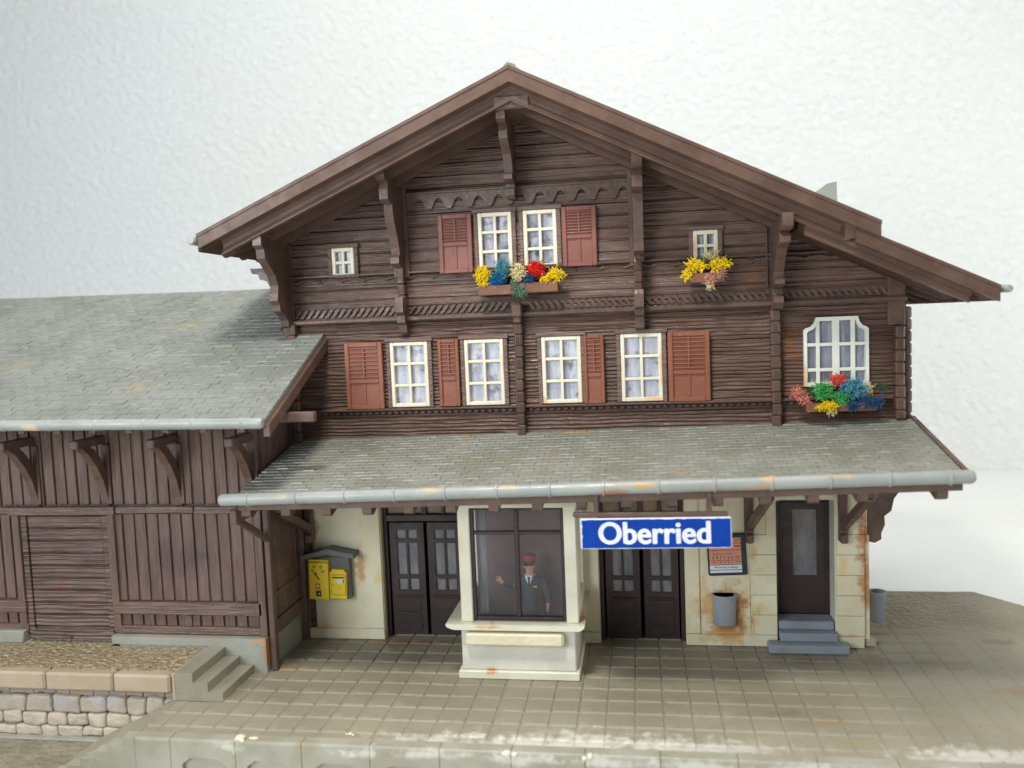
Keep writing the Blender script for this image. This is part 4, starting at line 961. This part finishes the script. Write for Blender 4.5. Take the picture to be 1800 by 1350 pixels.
# ================================================================== POST PANEL, TIMETABLE, BINS
pb = thing('postal_panel', 'yellow postal machine and letter box under a small grey roof on the cream wall', 'letter box', (1.9, 4.6, 1.1))
b = B(); b.box(1.40, 2.42, 4.50, 4.69, 1.08, 2.16, .025); b.out('back_panel', 'slate', pb)
b = B(); b.prism([(1.22, 2.10), (1.92, 2.25), (2.62, 2.15), (2.62, 2.27), (1.95, 2.40), (1.32, 2.24)], 4.28, 4.69)
bmesh.ops.bevel(b.b, geom=b.b.edges[:], offset=.01, segments=1, affect='EDGES'); b.out('panel_roof', 'slate', pb)
b = B(); mm = Matrix.Translation((1.65, 4.40, 1.60)) @ Matrix.Rotation(rad(1.5), 4, 'Y'); b.box(-.25, .25, -.02, .12, -.50, .50, .01, mx=mm); sm = b.out('stamp_machine', 'yellow', pb)
b = B()
def pr_(x0, x1, z0, z1): b.box(x0, x1, -.0245, -.0205, z0, z1, 0, mx=mm)
pr_(-.25, .25, .42, .435); pr_(-.25, .25, .455, .465)
def sq(cx, cz, s_): pr_(cx-s_, cx+s_, cz-s_, cz-s_+.012); pr_(cx-s_, cx+s_, cz+s_-.012, cz+s_); pr_(cx-s_, cx-s_+.012, cz-s_+.013, cz+s_-.013); pr_(cx+s_-.012, cx+s_, cz-s_+.013, cz+s_-.013)
for cx, cz in ((-.11, .32), (.07, .32), (-.15, .22), (.11, .215)): sq(cx, cz, .03)
mk = mm @ Matrix.Translation((-.04, 0, .08)) @ Matrix.Rotation(rad(-35), 4, 'Y')
b.box(-.014, .014, -.0245, -.0205, -.1, .08, 0, mx=mk); b.box(-.035, -.016, -.0245, -.0205, .06, .12, 0, mx=mk); b.box(.016, .035, -.0245, -.0205, .06, .12, 0, mx=mk); b.box(-.035, .035, -.0245, -.0205, .05, .058, 0, mx=mk)
pr_(-.08, .06, -.245, -.23); pr_(-.075, .06, -.42, -.28); b.out('printed_marks', 'ink', sm)
b = B(); pr_(-.085, .035, -.215, -.10); b.out('red_emblem', 'red', sm)
b = B(); b.box(-.038, -.012, -.0265, -.0250, -.195, -.12, 0, mx=mm); b.box(-.063, -.0385, -.0265, -.025, -.17, -.145, 0, mx=mm); b.box(-.0115, .013, -.0265, -.025, -.17, -.145, 0, mx=mm); b.box(-.02, .03, -.0265, -.025, -.37, -.34, 0, mx=mm); b.out('white_marks', 'signwhite', sm)
b = B(); mm = Matrix.Translation((2.135, 4.42, 1.47)) @ Matrix.Rotation(rad(1.5), 4, 'Y'); b.box(-.215, .215, -.02, .12, -.36, .32, .01, mx=mm); b.box(-.16, .17, -.018, .10, .322, .38, .008, mx=mm); lb = b.out('letter_box', 'yellow', pb)
b = B(); pr_(-.18, .18, .255, .263); pr_(-.15, .16, .16, .195); pr_(-.18, -.172, -.26, .23); pr_(.185, .193, -.26, .23); pr_(-.172, .185, .222, .23); pr_(-.172, .185, -.26, -.252); pr_(-.13, -.105, -.02, .01); pr_(.02, .05, -.08, -.06); pr_(.13, .155, .06, .12); b.out('printed_marks', 'ink', lb)
b = B(); pr_(-.01, .125, .04, .14); b.out('white_label', 'signwhite', lb)

tt = thing('timetable_board', 'black framed salmon timetable hung upside down on the cream wall', 'timetable', (11.5, 4.65, 1.7))
mm = Matrix.Translation((11.50, 4.62, 2.19)) @ Matrix.Rotation(rad(-2.2), 4, 'Y')
b = B(); b.box(-.44, .44, -.03, .03, -.49, .49, .03, mx=mm); b.out('frame', 'frameblack', tt)
def pr2(b, x0, x1, z0, z1, y=-.0345): b.box(x0, x1, y, -.0302, z0, z1, 0, mx=mm)
b = B(); pr2(b, -.40, .32, -.22, .40); b.out('salmon_sheet', 'orange', tt)
b = B(); pr2(b, -.40, .32, -.345, -.235); pr2(b, -.40, .32, -.415, -.36); b.out('white_strip', 'signwhite', tt)
b = B()
for z in (-.13, .115, .27): pr2(b, -.40, .32, z, z+.009, -.0365)
pr2(b, -.32, .12, .02, .03, -.0365)
R = random.Random(2)
for row in (-.18, -.05, -.09, .18, .2, .33):
    for k in range(6):
        x = -.33+k*.085; pr2(b, x, x+R.uniform(.025, .04), row, row+R.uniform(.015, .028), -.0365)
    pr2(b, .18, .30, row+.008, row+.02, -.0365)
b.out('printed_lines', 'ink', tt)
text('lettering', 'Abfahrt Richtung', mm @ Matrix.Translation((-.03, -.0365, -.288)) @ Matrix.Rotation(math.pi, 4, 'Y'), 1, .54, .06, 'ink', tt, off=.01)

def binmesh(cx, cy, z0, z1, r0, r1, half):
    b = B(); n = 40; R0 = []; prof = [(r0*.9, z0), (r0, z0+.02), (r1, z1-.08), (r1+.02, z1-.07), (r1+.02, z1), (r1-.015, z1), (r1-.035, z1-.08), (r0-.03, z0+.06)]
    rings = []
    for r, z in prof:
        ring = []
        for k in range(n):
            a = 2*math.pi*k/n; x = cx+r*math.cos(a); y = cy+r*math.sin(a)*.85
            if half: y = min(y, half)
            ring.append(b.b.verts.new((x, y, z)))
        rings.append(ring)
    for p, q in zip(rings, rings[1:]):
        for k in range(n):
            if len({p[k].co.freeze() if False else tuple(p[k].co), tuple(p[(k+1) % n].co)}) == 2: b.face([p[k], p[(k+1) % n], q[(k+1) % n], q[k]])
    b.face(rings[0][::-1]); b.face(rings[-1]); return b
tag(binmesh(11.42, 4.60, .55, 1.27, .25, .275, 4.672).out('waste_bin', 'bingrey', smooth='auto'), 'grey waste bin on the cream wall amid orange rust under the timetable', 'bin', 'grey waste bins')
tag(binmesh(14.98, 5.35, .38, 1.12, .165, .20, False).out('waste_bin', 'bingrey', smooth='auto'), 'grey waste bin on the side wall round the right corner', 'bin', 'grey waste bins')

# ================================================================== FLOWER BOXES
def clump(name, mt, c, r, n, par, seed, th=.011, open_=0.0, L=.12):
    b = B(); R = random.Random(seed); th *= .68; n = int(n*1.35)
    for k in range(n):
        while True:
            p = Vector((R.uniform(-1, 1), R.uniform(-1, 1), R.uniform(-1, 1)))
            if p.length <= 1 and noise.noise(Vector((p.x*2+seed, p.y*2, p.z*2))) > -.25-(.0 if open_ == 0 else -open_): break
        p = Vector((c[0]+p.x*r[0], c[1]+p.y*r[1], c[2]+p.z*r[2]))
        d = Vector((R.gauss(0, 1), R.gauss(0, 1), R.gauss(0, 1))).normalized(); pts = [p.copy()]
        for q in range(4):
            d = (d+Vector((R.gauss(0, .6), R.gauss(0, .6), R.gauss(0, .6)))).normalized(); p = p+d*L/4; pts.append(p.copy())
        b.tube(pts, th*R.uniform(.7, 1.3), 4)
    return b.out(name, mt, par)
def planter(loc, x0, x1, z0, z1, lab, split=None):
    t = thing('flower_box', lab, 'flower box', loc, 'flower boxes below the windows')
    for k, (a, c) in enumerate([(x0, x1)] if not split else [(x0, split-.03), (split+.05, x1)]):
        b = B(); dz = k*.02
        b.box(a, c, 4.02, 4.05, z0+dz, z1+dz, .012); b.box(a, c, 4.38, 4.41, z0+dz, z1+dz, .012); b.box(a, a+.03, 4.05, 4.38, z0+dz, z1+dz, .01); b.box(c-.03, c, 4.05, 4.38, z0+dz, z1+dz, .01); b.box(a+.02, c-.02, 4.04, 4.39, z0+dz+.002, z0+.12+dz, .01)
        b.out('planter', 'boxbrown', t)
    return t
t = planter((6.9, 4.2, 8.4), 6.03, 7.86, 8.38, 8.60, 'flower box under the gable windows with yellow, blue, cream and red foam flowers', 6.93)
F = 'foam_flowers'
clump(F, 'fyellow', (6.14, 4.12, 8.86), (.17, .13, .20), 200, t, 1); clump(F, 'fyellow', (6.16, 4.08, 8.66), (.10, .10, .12), 90, t, 2)
clump(F, 'fteal', (6.57, 4.2, 8.98), (.16, .12, .24), 230, t, 3, .008); clump(F, 'fblue', (6.45, 4.12, 8.72), (.19, .12, .15), 210, t, 4, .010)
clump(F, 'fcream', (6.97, 4.12, 8.86), (.145, .12, .20), 150, t, 5, .014, .1); clump(F, 'fsage', (6.88, 4.05, 8.52), (.09, .10, .17), 90, t, 6, .009)
clump(F, 'fsage', (7.05, 3.99, 8.42), (.11, .06, .11), 90, t, 7, .009); clump(F, 'fnavy', (7.20, 4.10, 8.70), (.12, .10, .11), 110, t, 8, .010)
clump(F, 'fred', (7.38, 4.13, 8.93), (.185, .14, .18), 300, t, 9, .013, 0, .09); clump(F, 'fyellow', (7.78, 4.13, 8.78), (.17, .10, .14), 70, t, 10, .014, .1, .16)
clump(F, 'fyellow', (7.60, 4.08, 8.68), (.13, .08, .08), 50, t, 11, .012)
t = planter((11.14, 4.2, 8.4), 10.78, 11.52, 8.45, 8.66, 'small flower box under the little right gable window with yellow foam flowers')
clump(F, 'fyellow', (10.92, 4.08, 8.84), (.24, .10, .11), 120, t, 21, .015, .05); clump(F, 'fyellow', (11.42, 4.10, 8.82), (.26, .12, .13), 130, t, 22, .014, .05)
clump(F, 'fyellow', (10.72, 4.06, 8.64), (.10, .08, .11), 60, t, 23, .014); clump(F, 'fcream', (11.24, 4.16, 9.02), (.16, .10, .13), 130, t, 24, .009)
clump(F, 'fdark', (11.10, 4.10, 8.92), (.11, .07, .06), 50, t, 25, .009); clump(F, 'fdusty', (11.20, 3.99, 8.50), (.12, .05, .12), 60, t, 26, .014); clump(F, 'fcream', (11.2, 3.99, 8.36), (.08, .04, .06), 30, t, 28, .011)
clump(F, 'fdusty', (11.42, 3.99, 8.62), (.16, .04, .08), 30, t, 27, .009)
t = planter((13.9, 4.2, 5.5), 13.20, 14.64, 5.53, 5.72, 'long flower box under the arched window with green, blue and coral foam flowers')
clump(F, 'fgreen', (13.55, 4.12, 5.98), (.21, .13, .18), 260, t, 31, .010); clump(F, 'fgreen', (13.92, 4.10, 5.80), (.20, .12, .13), 170, t, 32, .010)
clump(F, 'fcoral', (13.90, 4.18, 6.20), (.15, .10, .13), 130, t, 33, .010); clump(F, 'fteal', (14.20, 4.12, 6.02), (.30, .14, .21), 330, t, 34, .010)
clump(F, 'fnavy', (14.52, 4.06, 5.72), (.30, .12, .12), 200, t, 35, .011); clump(F, 'fyellow', (13.62, 3.99, 5.66), (.20, .06, .07), 130, t, 36, .011)
clump(F, 'fpink', (13.02, 4.12, 5.96), (.13, .08, .13), 60, t, 37, .011, .1); clump(F, 'fpink', (13.17, 4.08, 5.80), (.11, .06, .08), 40, t, 38, .010)
clump(F, 'fcream', (14.52, 4.14, 6.02), (.10, .07, .09), 40, t, 39, .009); clump(F, 'fdark', (14.80, 4.14, 6.02), (.07, .05, .09), 35, t, 40, .009)
clump(F, 'fcream', (13.72, 3.98, 5.52), (.10, .04, .05), 30, t, 41, .008); clump(F, 'fnavy', (14.15, 4.0, 5.66), (.12, .05, .10), 60, t, 42, .010); clump(F, 'fdark', (13.38, 4.14, 5.98), (.08, .08, .08), 40, t, 43, .009)

# ================================================================== STATION MASTER
def skin_person():
    V, E, Rr = [], [], []
    def add(p, r, par=None):
        V.append(p); Rr.append(r)
        if par is not None: E.append((par, len(V)-1))
        return len(V)-1
    x0, y0 = 7.05, 3.42
    pel = add((x0, y0, 1.22), (.19, .13)); sp = add((x0, y0, 1.48), (.18, .125), pel); ch = add((x0, y0, 1.76), (.215, .14), sp); cl = add((x0, y0, 1.96), (.17, .11), ch)
    nk = add((x0, y0, 2.08), (.066, .066), cl); h1 = add((x0, y0-.02, 2.17), (.088, .10), nk); h2 = add((x0, y0-.02, 2.29), (.112, .125), h1); h3 = add((x0, y0-.01, 2.42), (.095, .105), h2)
    hands = []
    def arm(sh, el, wr, pa, side, fdir):
        s_ = add(sh, (.088, .088), cl); e_ = add(el, (.070, .07), s_); w_ = add(wr, (.05, .05), e_); p_ = add(pa, (.055, .036), w_)
        hands.append((Vector(wr), Vector(pa))); P = Vector(pa); d = (P-Vector(wr)).normalized(); sidev = Vector(side)
        for k, L in zip((-1.5, -.5, .5, 1.5), (.09, .105, .10, .08)):
            a = add(tuple(P+sidev*k*.023+d*.035), (.0135, .0135), p_); c = add(tuple(P+sidev*k*.024+d*(.03+L*.5)+Vector(fdir)*.008), (.013, .013), a); add(tuple(P+sidev*k*.024+d*(.03+L*.8)+Vector(fdir)*.04), (.011, .011), c)
        a = add(tuple(P-sidev*.06-d*.005+Vector(fdir)*.01), (.015, .015), p_); add(tuple(P-sidev*.085+d*.045+Vector(fdir)*.03), (.013, .013), a)
    arm((x0-.22, y0, 1.97), (x0-.42, y0-.06, 1.74), (6.45, 3.20, 1.95), (6.40, 3.16, 2.04), (.9, .3, .4), (.5, -.8, 0))
    arm((x0+.22, y0, 1.97), (x0+.36, y0+.02, 1.68), (7.46, 3.34, 1.45), (7.465, 3.31, 1.36), (.3, .9, 0), (-.9, 0, -.1))
    for s in (-1, 1):
        a = add((x0+s*.10, y0, 1.12), (.11, .11), pel); k = add((x0+s*.11, y0-.02, .72), (.085, .085), a); n_ = add((x0+s*.11, y0, .34), (.055, .055), k); add((x0+s*.12, y0-.16, .27), (.045, .035), n_)
    me = bpy.data.meshes.new('skeleton'); me.from_pydata(V, E, []); ob = bpy.data.objects.new('skeleton', me); COL.objects.link(ob)
    sk = ob.modifiers.new('skin', 'SKIN'); sk.use_smooth_shade = True; sub = ob.modifiers.new('sub', 'SUBSURF'); sub.levels = 1; sub.render_levels = 1
    for i, v in enumerate(me.skin_vertices[0].data):
        v.radius = Rr[i]; v.use_root = (i == 0)
    out = bpy.data.meshes.new_from_object(ob.evaluated_get(bpy.context.evaluated_depsgraph_get())); bpy.data.objects.remove(ob)
    out.name = 'person'; out.materials.clear()
    for k in ('blue_cloth', 'skin', 'black'): out.materials.append(M[k])
    for p in out.polygons:
        c = p.center; mi = 0; p.use_smooth = True
        if c.z > 2.07 and abs(c.x-x0) < .2: mi = 1
        for wr, pa in hands:
            if (c-wr).dot((pa-wr).normalized()) > .0 and (c-pa).length < .2: mi = 1
        if c.z < .4: mi = 2
        p.material_index = mi
    return out, x0, y0
me, x0, y0 = skin_person()
per = bpy.data.objects.new('person', me); COL.objects.link(per)
tag(per, 'person in navy uniform and red cap raising one hand behind the bay window', 'person')
b = B(); b.tube([(x0, y0-.01, 2.33), (x0, y0-.01, 2.385), (x0+.0, y0-.01, 2.40)], [.122, .128, .10], 16)
b.prism([(x0-.12, y0-.05), (x0-.09, y0-.16), (x0, y0-.2), (x0+.09, y0-.16), (x0+.12, y0-.05)], 2.315, 2.335, 'z'); b.out('cap_band', 'black', per, smooth='auto')
b = B(); b.tube([(x0, y0, 2.39), (x0, y0, 2.43), (x0+.005, y0+.01, 2.52), (x0+.005, y0+.01, 2.54)], [.125, .155, .165, .10], 18); b.ball((x0-.01, y0-.135, 2.41), .02); b.out('red_cap', 'capred', per, smooth='auto')
b = B(); b.prism([(x0-.085, 2.07), (x0-.06, 2.10), (x0+.06, 2.10), (x0+.085, 2.07), (x0+.01, 1.86), (x0-.01, 1.86)], y0-.185, y0-.09)
b.out('white_shirt', 'signwhite', per)
b = B(); b.prism([(x0-.03, 2.075), (x0+.03, 2.075), (x0+.02, 1.98), (x0+.028, 1.88), (x0, 1.85), (x0-.028, 1.88), (x0-.02, 1.98)], y0-.20, y0-.186); b.out('tie', 'black', per)
b = B(); b.box(x0+.08, x0+.18, y0-.165, y0-.12, 1.82, 1.85, .008); b.out('badge', 'yellow', per)
for s in (-1, 1):
    b = B(); b.ball((x0+s*.04, y0-.125, 2.265), .011); b.out('eye', 'ink', per)
b = B(); b.ball((x0, y0-.145, 2.225), .022, squash=(.8, 1, 1.2)); b.box(x0-.03, x0+.03, y0-.13, y0-.118, 2.165, 2.172, .001); b.out('nose', 'skin', per)
for s in (-1, 1):
    b = B(); b.ball((x0+s*.112, y0-.02, 2.24), .028, squash=(.5, .8, 1.2)); b.out('ear', 'skin', per)
